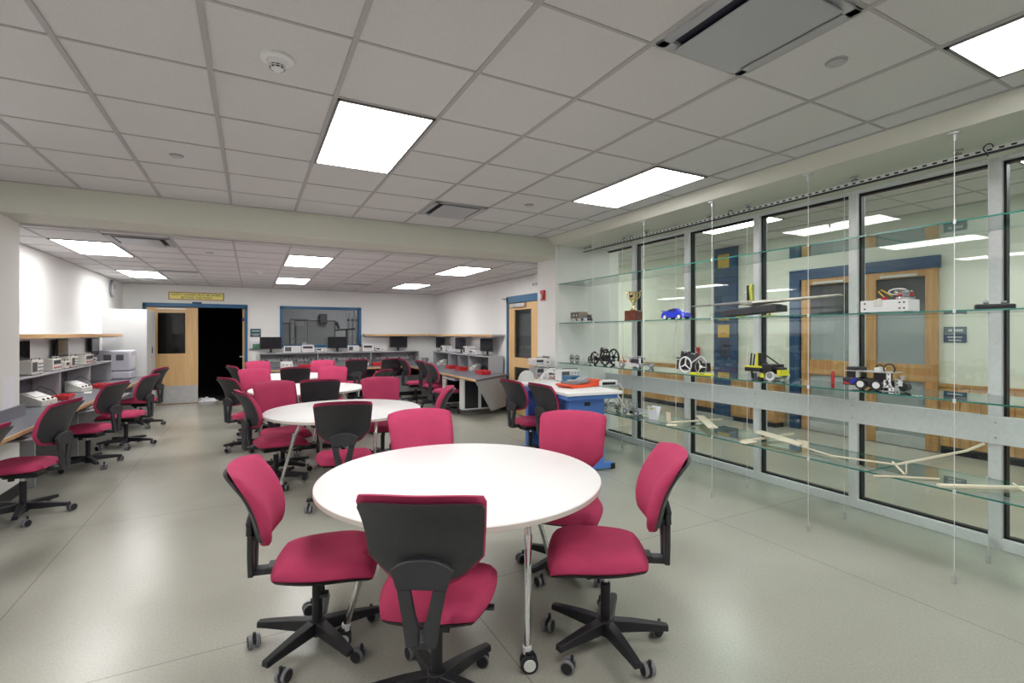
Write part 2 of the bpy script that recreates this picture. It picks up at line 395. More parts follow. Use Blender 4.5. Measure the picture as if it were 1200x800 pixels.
# low oak cupboard in the corridor between blue column and doors
t = thing('oak_cupboard', 'low oak cupboard between blue column and blue door frame across the corridor', 'cupboard', (XO - .21, 5.5, 0))
b = M(); b.b2((-.16, -.42, .08), (.10, .42, .80), OAK); b.b2((-.13, -.40, 0), (.08, .40, .08), GASKET); b.build('body', t, bevel=.004)
for s in (-1, 1): M().b2((-.178, s * .215 - .19, .11), (-.161, s * .215 + .19, .77), OAK).build('door', t, bevel=.004)

# ---- rear rooms beyond the rear wall
YR = YW + .14
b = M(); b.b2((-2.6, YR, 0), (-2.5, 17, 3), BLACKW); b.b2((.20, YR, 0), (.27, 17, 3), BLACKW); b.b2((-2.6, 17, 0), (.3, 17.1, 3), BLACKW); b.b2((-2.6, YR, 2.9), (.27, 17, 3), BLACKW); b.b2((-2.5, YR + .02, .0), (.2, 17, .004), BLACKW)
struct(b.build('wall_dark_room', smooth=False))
b = M(); b.b2((.27, 16.6, 0), (4.9, 16.7, 3), GREYW); b.b2((.27, YR, 0), (.30, 16.6, 3), GREYW); b.b2((4.8, YR, 0), (4.9, 16.7, 3), GREYW); b.b2((.27, YR, 2.9), (4.9, 16.7, 3.0), GREYW)
struct(b.build('wall_lab', smooth=False))
# frames, doors
b = M(); f = .055
b.b2((DX0 - .0, YW - .03, 0), (DX0 + f, YW + .15, DZ), BLUE); b.b2((DX1 - f, YW - .03, 0), (DX1, YW + .15, DZ), BLUE); b.b2((DX0, YW - .03, DZ - f), (DX1, YW + .15, DZ + .03), BLUE)
struct(b.build('door_frame_rear', bevel=.004))
LX0, LX1 = DX0 + f + .004, -1.055
def leaf(name, x0, x1, y0, y1, z0, z1, lites, m, thick_axis):
    b = M(); xs = [x0] + sorted(set(sum([[l[0], l[1]] for l in lites], []))) + [x1]
    return b
b = M(); y0, y1 = YW + .0, YW + .045; wx0, wx1 = LX0 + .20, LX1 - .235; wz0, wz1 = 1.10, 1.99
b.b2((LX0, y0, .01), (wx0, y1, 2.105), MAPLE); b.b2((wx1, y0, .01), (LX1, y1, 2.105), MAPLE); b.b2((wx0, y0, .01), (wx1, y1, wz0), MAPLE); b.b2((wx0, y0, wz1), (wx1, y1, 2.105), MAPLE)
d = struct(b.build('door_1', bevel=.002))
M().b2((wx0, y0 + .015, wz0), (wx1, y0 + .021, wz1), LITE).build('door_glass', d, smooth=False)
b = M()
for p, q in (((wx0 - .02, wz0 - .02), (wx1 + .02, wz0)), ((wx0 - .02, wz1), (wx1 + .02, wz1 + .02)), ((wx0 - .02, wz0), (wx0, wz1)), ((wx1, wz0), (wx1 + .02, wz1))): b.b2((p[0], y0 - .008, p[1]), (q[0], y0, q[1]), MAPLE)
b.build('glass_bead', d, smooth=False)
M().b2((LX0 + .01, y0 - .004, .02), (LX1 - .005, y0, .40), STEEL).build('kick_plate', d)
M().b2((LX0 + .18, y0 - .03, 2.055), (LX1 - .22, y0, 2.085), STEEL).build('door_closer', d, bevel=.004)
# right leaf, swung open into the dark room: we see its edge
b = M(); ox = DX1 - f - .004; b.b2((ox - .045, YW + .05, .01), (ox, YW + .96, 2.105), MAPLE)
d = struct(b.build('door_2', bevel=.002))
b = M(); b.cyl((ox - .045, YW + .10, 1.0), (ox - .10, YW + .10, 1.0), .012, STEEL); b.cyl((ox - .10, YW + .10, 1.0), (ox - .10, YW + .22, 1.0), .010, STEEL); b.b2((ox - .047, YW + .052, .95), (ox - .045, YW + .12, 1.06), STEEL); b.b2((ox - .04, YW + .045, .96), (ox - .005, YW + .05, 1.05), STEEL); b.build('door_handle', d)
M().b2((ox - .04, YW + .042, 1.82), (ox - .003, YW + .05, 1.90), mat('blue_sticker', (.02, .03, .4), .5)).build('blue_sticker', d)
# interior window
b = M(); f = .06
for p, q in (((WX0, WZ0), (WX0 + f, WZ1)), ((WX1 - f, WZ0), (WX1, WZ1)), ((WX0, WZ0), (WX1, WZ0 + f)), ((WX0, WZ1 - f), (WX1, WZ1))): b.b2((p[0], YW - .03, p[1]), (q[0], YW + .16, q[1]), BLUE)
w = struct(b.build('window_20', bevel=.004))
M().b2((WX0 + f, YW + .06, WZ0 + f), (WX1 - f, YW + .066, WZ1 - f), LABG).build('window_pane', w, smooth=False)
# right-wall door
b = M(); f = .06; X0, X1 = XR - .03, XR + .15
b.b2((X0, RD[1] - f, 0), (X1, RD[1], RD[3]), BLUE); b.b2((X0, RD[0], 0), (X1, RD[0] + f, RD[3]), BLUE); b.b2((X0, RD[0], RD[3] - .11), (X1, RD[1], RD[3] + .02), BLUE)
struct(b.build('door_frame_right', bevel=.004))
dy0, dy1 = RD[0] + f + .004, RD[1] - f - .004; dx0, dx1 = XR - .005, XR + .04
l0, l1 = 7.72, 8.38
b = M(); b.b2((dx0, l1, .01), (dx1, dy1, 2.12), MAPLE); b.b2((dx0, dy0, .01), (dx1, l0, 2.12), MAPLE)
for z0, z1 in ((.01, .22), (.90, 1.08), (1.99, 2.12)): b.b2((dx0, l0, z0), (dx1, l1, z1), MAPLE)
d = struct(b.build('door_5', bevel=.003))
for z0, z1 in ((.22, .90), (1.08, 1.99)): M().b2((XR + .015, l0, z0), (XR + .021, l1, z1), LITE).build('door_glass', d, smooth=False)
M().b2((dx0 - .05, 7.9, 2.04), (dx0, 8.45, 2.11), STEEL).build('door_closer', d, bevel=.006)
b = M(); b.cyl((dx0, 7.62, 1.0), (dx0 - .06, 7.62, 1.0), .012, STEEL); b.cyl((dx0 - .06, 7.60, 1.0), (dx0 - .06, 7.76, .995), .010, STEEL); b.box((dx0 - .004, 7.62, 1.0), (.008, .05, .12), STEEL); b.build('door_handle', d)

# ================================================================== CEILING FITTINGS
def ceiling_light(x0, y0, z, label, lx=.608, ly=1.216, grp='recessed ceiling light panels', em=None):
    t = thing('ceiling_light', label, 'ceiling light', (x0 + lx / 2, y0 + ly / 2, z), 0, grp)
    a, c = lx / 2 - .012, ly / 2 - .012; w = .016
    b = M()
    for p, q in (((-a, -c), (a, -c + w)), ((-a, c - w), (a, c)), ((-a, -c), (-a + w, c)), ((a - w, -c), (a, c))): b.b2((*p, -.012), (*q, .0), TBARD)
    b.build('frame', t, smooth=False)
    M().b2((-a + w, -c + w, -.008), (a - w, c - w, -.002), em or PANEL).build('diffuser', t, smooth=False)
    return t
for (x, y, z, l) in ((.42, 2.93, ZF, 'bright square-looking ceiling panel left of centre, in front of the beam'),
                     (2.852, 2.93, ZF, 'bright ceiling panel over the middle of the glass shelves, before the beam'),
                     (2.852, -.11, ZF, 'bright ceiling panel cut off by the top right corner'),
                     (.42, -.11, ZF, 'ceiling panel overhead behind the camera, in line with the left one'),
                     (-2.012, 2.93, ZF, 'ceiling panel beside the left wall before the beam'),
                     (-2.012, -.11, ZF, 'ceiling panel beside the left wall behind the camera'),
                     (-2.012, 7.19, ZR, 'nearer of two ceiling panels along the left wall beyond the beam'),
                     (-2.012, 10.23, ZR, 'farther of two ceiling panels along the left wall, above the clock end'),
                     (.42, 7.19, ZR, 'nearer of the two middle ceiling panels beyond the beam'),
                     (.42, 10.23, ZR, 'farther of the two middle ceiling panels, above the interior window'),
                     (2.852, 7.19, ZR, 'nearer of two ceiling panels toward the right wall beyond the beam'),
                     (2.852, 10.23, ZR, 'farther of two ceiling panels toward the right rear corner')):
    ceiling_light(x, y, z, l)
for (x, y, l) in ((6.0, 4.3, 'corridor ceiling light panel opposite the blue column'), (6.0, .65, 'corridor ceiling light panel opposite the sign'), (6.0, 8.55, 'corridor ceiling light panel farthest along the corridor'), (6.0, -2.4, 'corridor ceiling light panel behind the camera'), (6.0, 11.6, 'corridor ceiling light panel at the corridor end')):
    ceiling_light(x, y, 3.15, l, grp='corridor ceiling light panels', em=PANELC)
t = thing('ceiling_light', 'dim ceiling light in the grey lab behind the interior window', 'ceiling light', (2.4, 14.8, 2.9))
b = M(); b.b2((-.3, -.6, -.02), (.3, .6, -.003), PANEL); b.build('diffuser', t, smooth=False)

def plate_vent(x0, y0, z, label):
    t = thing('ceiling_vent', label, 'ceiling vent', (x0 + .304, y0 + .304, z), 0, 'square plaque ceiling vents')
    b = M(); a = .29
    for p, q in (((-a, -a), (a, -a + .05)), ((-a, a - .05), (a, a)), ((-a, -a), (-a + .05, a)), ((a - .05, -a), (a, a))): b.b2((*p, -.014), (*q, -.001), VENTM)
    b.build('frame', t, bevel=.003)
    M().b2((-a + .05, -a + .06, -.006), (a - .05, a - .06, -.001), VENTD).build('opening', t, smooth=False)
    b = M(); b.b2((-.20, -.265, -.030), (.20, .265, -.022), VENTM); b.build('plaque', t, bevel=.003)
    return t
plate_vent(1.636, 1.106, ZF, 'large square plaque vent at the top of the picture')
plate_vent(1.636, 4.754, ZF, 'small-looking plaque vent just in front of the beam')
plate_vent(-1.404, 6.58, ZR, 'plaque vent beyond the beam beside the left row of lights')
for (x0, y0, l) in ((-1.404, 10.02, 'slot vent beyond the beam above the safety sign'), (1.70, 10.9, 'slot vent in the rear ceiling between two light panels')):
    t = thing('slot_vent', l, 'ceiling vent', (x0 + .3, y0, ZR))
    b = M(); b.b2((-.29, -.06, -.012), (.29, .06, 0), VENTM); b.build('frame', t, bevel=.003)
    b = M(); b.b2((-.27, -.015, -.014), (.27, .015, -.012), VENTD); b.build('slot', t, smooth=False)
def sprinkler(x, y, z, label):
    t = thing('sprinkler_cover', label, 'sprinkler', (x, y, z), 0, 'round sprinkler covers')
    M().lathe([(.036, 0), (.042, -.004), (.042, -.010), (.040, -.012), (.005, -.012)], VENTM, n=28).build('cover', t)
    M().lathe([(.050, 0), (.050, -.003), (.030, -.003)], TBAR, n=28).build('escutcheon', t)
p = at_z(980, 72, ZF); sprinkler(p.x, p.y, ZF, 'round sprinkler cover right of the large plaque vent')
p = at_z(207, 182, ZF); sprinkler(p.x, p.y, ZF, 'round sprinkler cover at upper left of the front ceiling')
p = at_z(620, 240, ZF); sprinkler(p.x, p.y, ZF, 'round sprinkler cover left of the light over the shelves')
p = at_z(246, 296, ZR); sprinkler(p.x, p.y, ZR, 'round sprinkler cover just beyond the beam')
p = at_z(325, 68, ZF)
t = thing('smoke_detector', 'white smoke detector with dark slots hanging from the front ceiling', 'smoke detector', (p.x, p.y, ZF))
M().lathe([(.075, 0), (.075, -.012), (.060, -.018), (.050, -.020)], WPL, n=36).build('base', t)
M().lathe([(.050, -.020), (.044, -.040), (.020, -.040)], WPL, n=36).build('collar', t)
b = M(); b.lathe([(.034, -.038), (.034, -.054), (.010, -.054)], BLACK, n=24)
for i in range(10): a = 2 * pi * i / 10; b.box((.035 * cos(a), .035 * sin(a), -.047), (.006, .004, .018), WPL, rz=a)
b.lathe([(.037, -.046), (.037, -.049), (.034, -.049)], WPL, n=24); b.lathe([(.030, -.054), (.022, -.060), (.004, -.060)], WPL, n=24); b.build('sensor_cage', t)
p = at_z(304, 318, ZR)
t = thing('smoke_detector', 'small smoke detector on the rear ceiling beyond the beam', 'smoke detector', (p.x, p.y, ZR))
M().lathe([(.06, 0), (.06, -.012), (.045, -.02)], WPL, n=24).build('base', t); M().lathe([(.035, -.02), (.030, -.045), (.01, -.05)], WPL, n=24).build('sensor_head', t)

# ================================================================== WALL FITTINGS
p = at_x(130, 338, XL)
t = thing('clock', 'round grey-rimmed wall clock high on the left wall', 'clock', (XL, p.y, p.z), pi / 2)
b = M(); b.cyl((0, -.002, 0), (0, -.045, 0), .165, GREYP, n=40); b.build('rim', t, bevel=.006)
M().cyl((0, -.045, 0), (0, -.048, 0), .148, WPL, n=40).build('dial', t)
b = M(); b.box((.03, -.051, .03), (.012, .003, .11), BLACK, ry=.8); b.box((-.02, -.051, .04), (.008, .003, .13), BLACK, ry=-.4)
for i in range(12): a = pi / 6 * i; b.box((.128 * sin(a), -.050, .128 * cos(a)), (.008, .002, .022), BLACK, ry=a)
b.build('hands', t)
p0 = at_y(197.5, 342, YW); p1 = at_y(262.5, 353, YW)
cx, cz, w, h = (p0.x + p1.x) / 2, (p0.z + p1.z) / 2 + .008, p1.x - p0.x, .168
t = thing('safety_sign', 'long yellow sign with red border above the double door', 'sign', (cx, YW, cz))
M().b2((-w / 2, -.010, -h / 2), (w / 2, -.001, h / 2), SIGNR).build('border', t)
M().b2((-w / 2 + .018, -.013, -h / 2 + .016), (w / 2 - .018, -.010, h / 2 - .016), SIGNY).build('panel', t)
text('SAFETY GLASSES MUST BE WORN', .062, INK, t, (0, -.0137, .028), (pi / 2, 0, 0), spacing=1.0)
text('BEYOND THIS POINT', .062, INK, t, (0, -.0137, -.034), (pi / 2, 0, 0))
t = thing('door_number_plate', 'small blue plate on top of the double door frame', 'sign', (-1.07, YW - .03, 2.215))
M().b2((-.09, -.006, -.02), (.09, 0, .02), BLUE2).build('plate', t)
p = at_y(299.5, 390, YW)
t = thing('room_sign', 'small teal room sign with white lettering right of the double door', 'sign', (p.x, YW, p.z))
M().b2((-.11, -.010, -.095), (.11, -.001, .095), TEAL).build('plate', t, bevel=.002)
b = M(); r = random.Random(4)
for (x0, x1, z0, z1) in ((-.075, .085, .036, .056), (-.085, .085, -.035, -.022), (-.06, .06, -.065, -.053)):
    x = x0
    while x < x1 - .008: w_ = r.uniform(.007, .013); b.b2((x, -.0112, z0), (x + w_, -.010, z1), TEALT); x += w_ + .004
b.build('lettering', t, smooth=False)
p = at_y(299, 404, YW)
t = thing('brochure_holder', 'clear tray of papers under the small teal room sign', 'tray', (p.x, YW, p.z))
b = M(); b.b2((-.12, -.07, -.10), (.12, -.001, -.09), TEAL); b.b2((-.12, -.006, -.1), (.12, -.001, .09), WPL); b.build('holder', t)
b = M(); b.box((.0, -.03, -.0), (.18, .03, .15), PAPER, rx=.1); b.box((.02, -.055, -.03), (.15, .01, .1), mat('green_card', (.10, .30, .18), .6), rx=.15); b.build('papers', t)
p = at_x(637, 346, XP)
t = thing('fire_alarm', 'red fire alarm strobe on the inner face of the right pier', 'alarm', (XP, p.y, p.z))
b = M(); b.b2((-.03, -.055, -.075), (-.0005, .055, .075), RED2); b.build('housing', t, bevel=.006)
b = M(); b.b2((-.055, -.018, -.055), (-.03, .018, .02), WPL); b.build('strobe', t, bevel=.006)
p = at_x(640, 423, XP)
t = thing('socket_plate', 'grey double wall plate on the right pier above the blue bench', 'wall plate', (XP, p.y, p.z))
b = M(); b.b2((-.006, -.10, -.035), (-.0005, .10, .035), GREYP); b.b2((-.006, -.10, .045), (-.0005, .10, .075), GREYP); b.build('plate', t, bevel=.002)
b = M()
for y in (-.05, .05): b.b2((-.009, y - .025, -.015), (-.006, y + .025, .015), ALU)
b.build('socket', t)
p = at_x(596, 351, XR)
t = thing('door_stay', 'small grey bracket on the right wall beside the blue door frame', 'bracket', (XR, 8.72, 2.22))
b = M(); b.b2((-.10, -.02, -.015), (-.0005, .02, .015), STEEL); b.build('arm', t, bevel=.003)
p = at_x(624, 332, XP)
t = thing('exit_camera', 'small white motion sensor above the right-wall door', 'sensor', (XR, 7.55, 2.42))
b = M(); b.b2((-.06, -.04, -.03), (-.0005, .04, .03), WPL); b.build('housing', t, bevel=.008); b = M(); b.cyl((-.06, 0, -.01), (-.068, 0, -.01), .015, BLACK); b.build('lens', t)
# paper on left pier
p = at_x(10, 462, XC)
t = thing('notice_sheet', 'white paper sheet taped to the left pier above the desk', 'paper', (XC, p.y, p.z))
M().b2((0.0005, -.13, -.18), (.0025, .13, .16), PAPER).build('sheet', t)
# corridor signs and alarm
def corr(u, v): return at_x(u, v, XO)
p = corr(1119.5, 392)
t = thing('room_sign', 'blue and grey room sign on the wall right of the corridor doors', 'sign', (XO, p.y, p.z))
M().b2((-.012, -.115, .01), (-.001, .115, .10), mat('sign_slate', (.10, .16, .19), .5)).build('number_panel', t)
M().b2((-.012, -.115, -.10), (-.001, .115, .005), mat('sign_navy', (.015, .05, .12), .5)).build('name_panel', t)
b = M(); r = random.Random(5)
for (x0, x1, z0, z1) in ((-.065, -.02, .04, .07), (-.065 + .06, .07, .04, .07), (-.075, .075, -.04, -.022), (-.065, .06, -.08, -.062)):
    x = x0
    while x < x1 - .01: w_ = r.uniform(.010, .018); b.b2((-.0132, -x - w_, z0), (-.012, -x, z1), TEALT); x += w_ + .005
b.build('lettering', t, smooth=False)
for (v, hh, l) in ((305, .22, 'blank orange notice high on the blue corridor column'), (388, .24, 'orange notice with a dark red bar on the blue corridor column')):
    p = at_x(848, v, XO - .06)
    t = thing('column_notice', l, 'sign', (XO - .06, p.y, p.z))
    M().b2((-.006, -.125, -hh / 2), (-.0005, .125, hh / 2), mat('notice_%d' % v, (.62, .40, .08), .6)).build('card', t)
    if v > 350:
        M().b2((-.008, -.07, -.05), (-.006, .07, -.03), SIGNR).build('bar', t)
p = corr(818, 412)
t = thing('fire_alarm', 'red alarm pull station on the corridor wall left of the blue column', 'alarm', (XO, p.y, p.z))
b = M(); b.b2((-.05, -.05, -.09), (-.001, .05, .09), RED2); b.build('housing', t, bevel=.006); M().b2((-.06, -.035, -.02), (-.05, .035, .0), WPL).build('handle', t)
p = corr(796, 385)
t = thing('corridor_notice', 'dark screen-like panel set low in the blue corridor column', 'sign', (XO - .06, 6.3, 1.25))
M().b2((-.008, -.10, -.16), (-.0005, .10, .16), mat('dark_notice', (.02, .03, .07), .3)).build('card', t)
# ================================================================== TASK CHAIR
def clamp(x, a, b): return max(a, min(b, x))
def shell_y(z):      # back face of the backrest: banana-shaped lean
    t = (z - .62) / .34
    return -.245 - .050 * max(t, 0) ** 1.2 - .095 * max(t, 0) ** 2.8 - .01 * (1 - min(t, 1))
def half_w(z):       # backrest half width: wide top, chamfered bottom
    if z > .70: return .216 + (.234 - .216) * (z - .70) / .26
    return .150 + (.216 - .150) * clamp((z - .63) / .07, 0, 1)
CH_GROUP = 'crimson task chairs around the round tables'
def make_chair(label, group, arm0=radians(36), slim=False):
    t = thing('task_chair', label, 'chair', group=group)
    # seat cushion
    def sx(a, b): return a * (.245 + .020 * b - .012 * b * b) * sqrt(1 - .16 * b * b - .10 * b * b * (b < 0))
    def sy(a, b): return .045 + b * .245 * sqrt(1 - .16 * a * a)
    def e(a, b): return (max(0, 1 - abs(a) ** 5)) ** .5 * (max(0, 1 - abs(b) ** 5)) ** .5
    def top(a, b):
        z = .418 + .062 * e(a, b) + .010 * (a * a) - .022 * max(b, 0) ** 3 - .008 * (1 - a * a) * (1 - b * b)
        return (sx(a, b), sy(a, b), z)
    def bot(a, b): return (sx(a, b) * .985, sy(a, b) * .985, .418 - .022 * max(b, 0) ** 3 - .006 * e(a, b))
    M().grid2(16, 16, top, bot, PINK).build('seat', t, angle=80)
    def ptop(a, b): return (sx(a, b) * .975, sy(a, b) * .975, .413 - .022 * max(b, 0) ** 3)
    def pbot(a, b): return (sx(a, b) * .90, sy(a, b) * .90, .388 - .016 * max(b, 0) ** 3 + .004 * (a * a + b * b))
    M().grid2(12, 12, ptop, pbot, BLACK).build('seat_pan', t, angle=50)
    # backrest
    def bz(b): return .795 + b * .165
    def wrap(a): return .050 * a * a
    def bx(a, b):
        z = bz(b); c = max(0, abs(b) - .86) / .14
        return a * half_w(z) * (1 - .05 * c * c * (b > 0))
    def zz(a, b):
        return bz(b) - .020 * (b > .3) * abs(a) ** 3 * ((b - .3) / .7) ** 2 + .010 * (b < -.5) * a ** 4
    def shb(a, b): return (bx(a, b), shell_y(zz(a, b)) + wrap(a) - .006 * (1 - a ** 6), zz(a, b))
    def shf(a, b): return (bx(a, b), shell_y(zz(a, b)) + wrap(a) + .012, zz(a, b))
    M().grid2(14, 12, shb, shf, SHELL).build('backrest_shell', t, angle=50)
    def cx(a, b): return bx(a, b) * 1.022
    def cz(a, b): return zz(a, b) + .010 * b + .016 * max(b, 0) ** 4 - .018 * (b < -.6) * (1 - a * a)
    def cb(a, b): return (cx(a, b), shell_y(zz(a, b)) + wrap(a) + .011, cz(a, b))
    def cf(a, b): return (cx(a, b), shell_y(zz(a, b)) + wrap(a) + .026 + .040 * e(a, b) + .012 * (1 - b * b), cz(a, b))
    M().grid2(14, 14, cb, cf, PINK).build('backrest_cushion', t, angle=80)
    M().b2((-.02, shell_y(.745) - .0065, .742), (.02, shell_y(.745) + .002, .750), BLACK).build('badge', t)
    # Y shaped support bracket
    def yb(z): return min(-.285, shell_y(z) - .016) if z > .6 else -.290 - .0 * z
    b = M()
    def f0(p): return (p[0], yb(p[1]) - .014, p[1])
    def f1(p): return (p[0], yb(p[1]) + .012, p[1])
    arch = [(-.092, .60), (-.108, .645), (-.120, .668), (-.090, .690), (-.055, .704), (0, .710), (.055, .704), (.090, .690), (.120, .668), (.108, .645), (.092, .60)]
    b.prism(arch, SHELL, f0, f1)
    for s in (-1, 1):
        leg = [(s * .092, .601), (s * .042, .601), (s * .020, .50), (s * .009, .47), (s * .008, .40), (s * .056, .39), (s * .070, .49)]
        b.prism(leg if s > 0 else leg[::-1], SHELL, f0, f1)
    b.b2((-.030, -.300, .385), (.030, -.160, .415), SHELL)
    b.b2((-.045, -.225, .392), (.045, -.150, .425), BLACK)
    b.build('back_support', t, bevel=.006)
    # mechanism and gas lift
    b = M(); b.b2((-.075, -.13, .345), (.075, .10, .395), BLACK); b.tube([(.07, .03, .365), (.17, .045, .352), (.20, .05, .350)], .006, BLACK); b.box((.215, .052, .350), (.05, .035, .012), BLACK)
    b.cyl((0, .08, .34), (0, .08, .31), .022, BLACK, n=14)
    b.build('tilt_mechanism', t, bevel=.006)
    b = M(); b.cyl((0, 0, .21), (0, 0, .36), .014, CHROME, n=16); b.build('gas_piston', t)
    b = M(); b.lathe([(.020, .060), (.024, .065), (.025, .30), (.021, .305)], BLACK, n=20); b.build('lift_column', t)
    # star base
    b = M(); b.lathe([(.030, .045), (.040, .055), (.046, .075), (.048, .115), (.038, .128), (.026, .130)], BLACK, n=24)
    for k in range(5):
        a = arm0 + 2 * pi * k / 5; d = Vector((cos(a), sin(a), 0)); n = Vector((-sin(a), cos(a), 0)); vs = []
        for r, w, z0, z1 in ((.03, .032, .068, .124), (.14, .028, .070, .118), (.25, .023, .072, .106), (.310, .020, .070, .098)):
            vs += [d * r - n * w + Vector((0, 0, z0)), d * r + n * w + Vector((0, 0, z0)), d * r + n * w * .8 + Vector((0, 0, z1)), d * r - n * w * .8 + Vector((0, 0, z1))]
        fs = [(3, 2, 1, 0), (12, 13, 14, 15)]
        for i in range(3):
            for j in range(4): fs.append((i * 4 + j, i * 4 + (j + 1) % 4, i * 4 + 4 + (j + 1) % 4, i * 4 + 4 + j))
        b.add(vs, fs, BLACK)
    b.build('star_base', t, bevel=.004)
    cm = M(); cm.cyl((0, 0, .045), (0, 0, .082), .008, BLACK, n=10)
    for s in (-1, 1):
        cm.cyl((s * .008, -.018, .0315), (s * .025, -.018, .0315), .0312, TREAD, n=24); cm.cyl((s * .0245, -.018, .0315), (s * .0285, -.018, .0315), .026, BLACK, n=24)
    cm.b2((-.0075, -.030, .028), (.0075, .012, .052), BLACK); cm.cyl((-.012, -.018, .0315), (.012, -.018, .0315), .006, BLACK, n=8)
    first = None
    for k in range(5):
        a = arm0 + 2 * pi * k / 5
        if first is None: c = first = cm.build('caster', t, bevel=.0015)
        else: c = first.copy(); COL.objects.link(c); c.parent = t
        c.location = (.295 * cos(a), .295 * sin(a), 0); c.rotation_euler = (0, 0, [.6, 2.2, -1.1, 3.0, 1.5][k])
    return t
# variants of the base's turn, so not all feet point alike; meshes are shared
CHAIR = make_chair('crimson chair', CH_GROUP)
index(CHAIR); used = []
def place_chair(hx, hy, facing, label, group, base_rot=0.0, back=0.0, lift=0.0):
    """hub position, facing angle in degrees (0 = +X), base_rot turns the star base"""
    rz = radians(facing - 90)
    if not used:
        r = CHAIR; r.location = (hx, hy, 0); r.rotation_euler = (0, 0, rz); r['label'] = label; r['group'] = group; used.append(1)
    else: r = dup(CHAIR, (hx, hy, 0), rz, label, group)
    br = radians(base_rot)
    for c in KIDS[r.name]:
        if not c.name.startswith(('star', 'caster', 'lift')): c.location.z = lift
        if c.name.startswith(('backrest', 'badge')): c.location.z = lift + back; c.location.y = back * .2
        if c.name.startswith('star_base'): c.rotation_euler = (0, 0, br)
        if c.name.startswith('caster'):
            x, y = c.location.x, c.location.y
            c.location = (x * cos(br) - y * sin(br), x * sin(br) + y * cos(br), 0); c.rotation_euler = (0, 0, c.rotation_euler.z + br * 1.7 + hx)
    return r
G1 = 'chairs around the nearest round table'; G2 = 'chairs around the second round table'; G3 = 'chairs around the third round table'; G4 = 'chairs around the farthest round table'
GL = 'chairs along the left wall desk'; GR = 'chairs along the right wall desk'; GB = 'chairs along the rear wall desk'; GW = 'chairs at the blue workbench'
# base_rot is relative: arms at 36+72k deg (local) ; world = local + facing-90
def base_for(facing, world_arm): return world_arm - (facing - 90) - 36
CHL = [
 (.69, 1.985, 60, 'crimson task chair in the foreground with its black back to the camera', G1, base_for(60, 92), -.02, .02),
 (.290, 2.63, -12, 'crimson task chair seen side-on at the left of the nearest table', G1, base_for(-12, 147), -.055),
 (1.565, 1.96, 146, 'crimson task chair seen side-on at the right of the nearest table', G1, base_for(146, 187), -.04, .035),
 (1.08, 3.215, 268, 'crimson task chair behind the nearest table, left of the two whose fronts show', G1, 10),
 (1.83, 2.70, 226, 'crimson task chair behind the nearest table, in front of the blue workbench', G1, 20),
 (.73, 4.60, 80, 'crimson task chair with black back on the near side of the second table', G2, 0),
 (.22, 5.62, 12, 'crimson task chair side-on at the left of the second table, black back outward', G2, 25),
 (.31, 6.13, 285, 'crimson task chair at the far left of the second table, front showing', G2, 10),
 (1.42, 6.08, 262, 'crimson task chair at the far right of the second table, front showing', G2, 30),
 (1.55, 5.05, 160, 'crimson task chair at the right end of the second table, seen edge-on', G2, 5),
 (.765, 6.80, 88, 'crimson task chair with black back on the near side of the third table', G3, 12),
 (-.02, 7.48, 28, 'crimson task chair with black back at the left of the third table', G3, 0),
 (.13, 8.55, 290, 'crimson task chair at the far left of the third table, front showing', G3, 20),
 (1.15, 8.48, 258, 'crimson task chair at the far right of the third table, front showing', G3, 0),
 (1.62, 7.95, 135, 'crimson task chair with black back at the right of the third table', G3, 30),
 (.66, 9.30, 88, 'crimson task chair with black back on the near side of the farthest table', G4, 0),
 (-.02, 10.05, 20, 'crimson task chair with black back at the left of the farthest table', G4, 10),
 (.20, 10.85, 290, 'crimson task chair beyond the farthest table at its left, front showing', G4, 0),
 (1.22, 10.65, 250, 'crimson task chair beyond the farthest table at its right, front showing', G4, 20),
 (-1.70, 5.58, 168, 'crimson task chair at the left desk beside the pier, black back toward the room', GL, 20),
 (-1.74, 4.22, 168, 'crimson task chair cut by the left picture edge with only its back top in view', GL, 0),
 (-1.68, 7.36, 162, 'crimson task chair second from the pier along the left desk', GL, 45),
 (-1.52, 8.42, 166, 'crimson task chair third from the pier along the left desk', GL, 15),
 (-1.62, 10.05, 164, 'crimson task chair at the far end of the left desk by the wooden door', GL, 30),
 (2.78, 11.36, 92, 'crimson task chair with black back at the rear desk under the right monitor', GB, 0),
 (2.05, 11.35, 85, 'crimson task chair with black back at the rear desk behind the third table', GB, 20),
 (3.24, 10.72, 0, 'crimson task chair farthest along the right desk, in the rear corner', GR, 0),
 (3.40, 9.98, 5, 'crimson task chair second from the rear corner along the right desk', GR, 20),
 (3.28, 8.98, 2, 'crimson task chair nearest along the right desk, seat showing', GR, 0),
 (3.11, 5.38, 5, 'crimson task chair at the blue workbench, farther of the two', GW, 30),
 (3.19, 4.81, 3, 'crimson task chair at the blue workbench, nearer of the two', GW, 0),
]
for c in CHL: place_chair(*c)
place_chair(-1.60, 3.55, 165, 'crimson task chair just outside the left picture edge with casters in view', GL, 0)

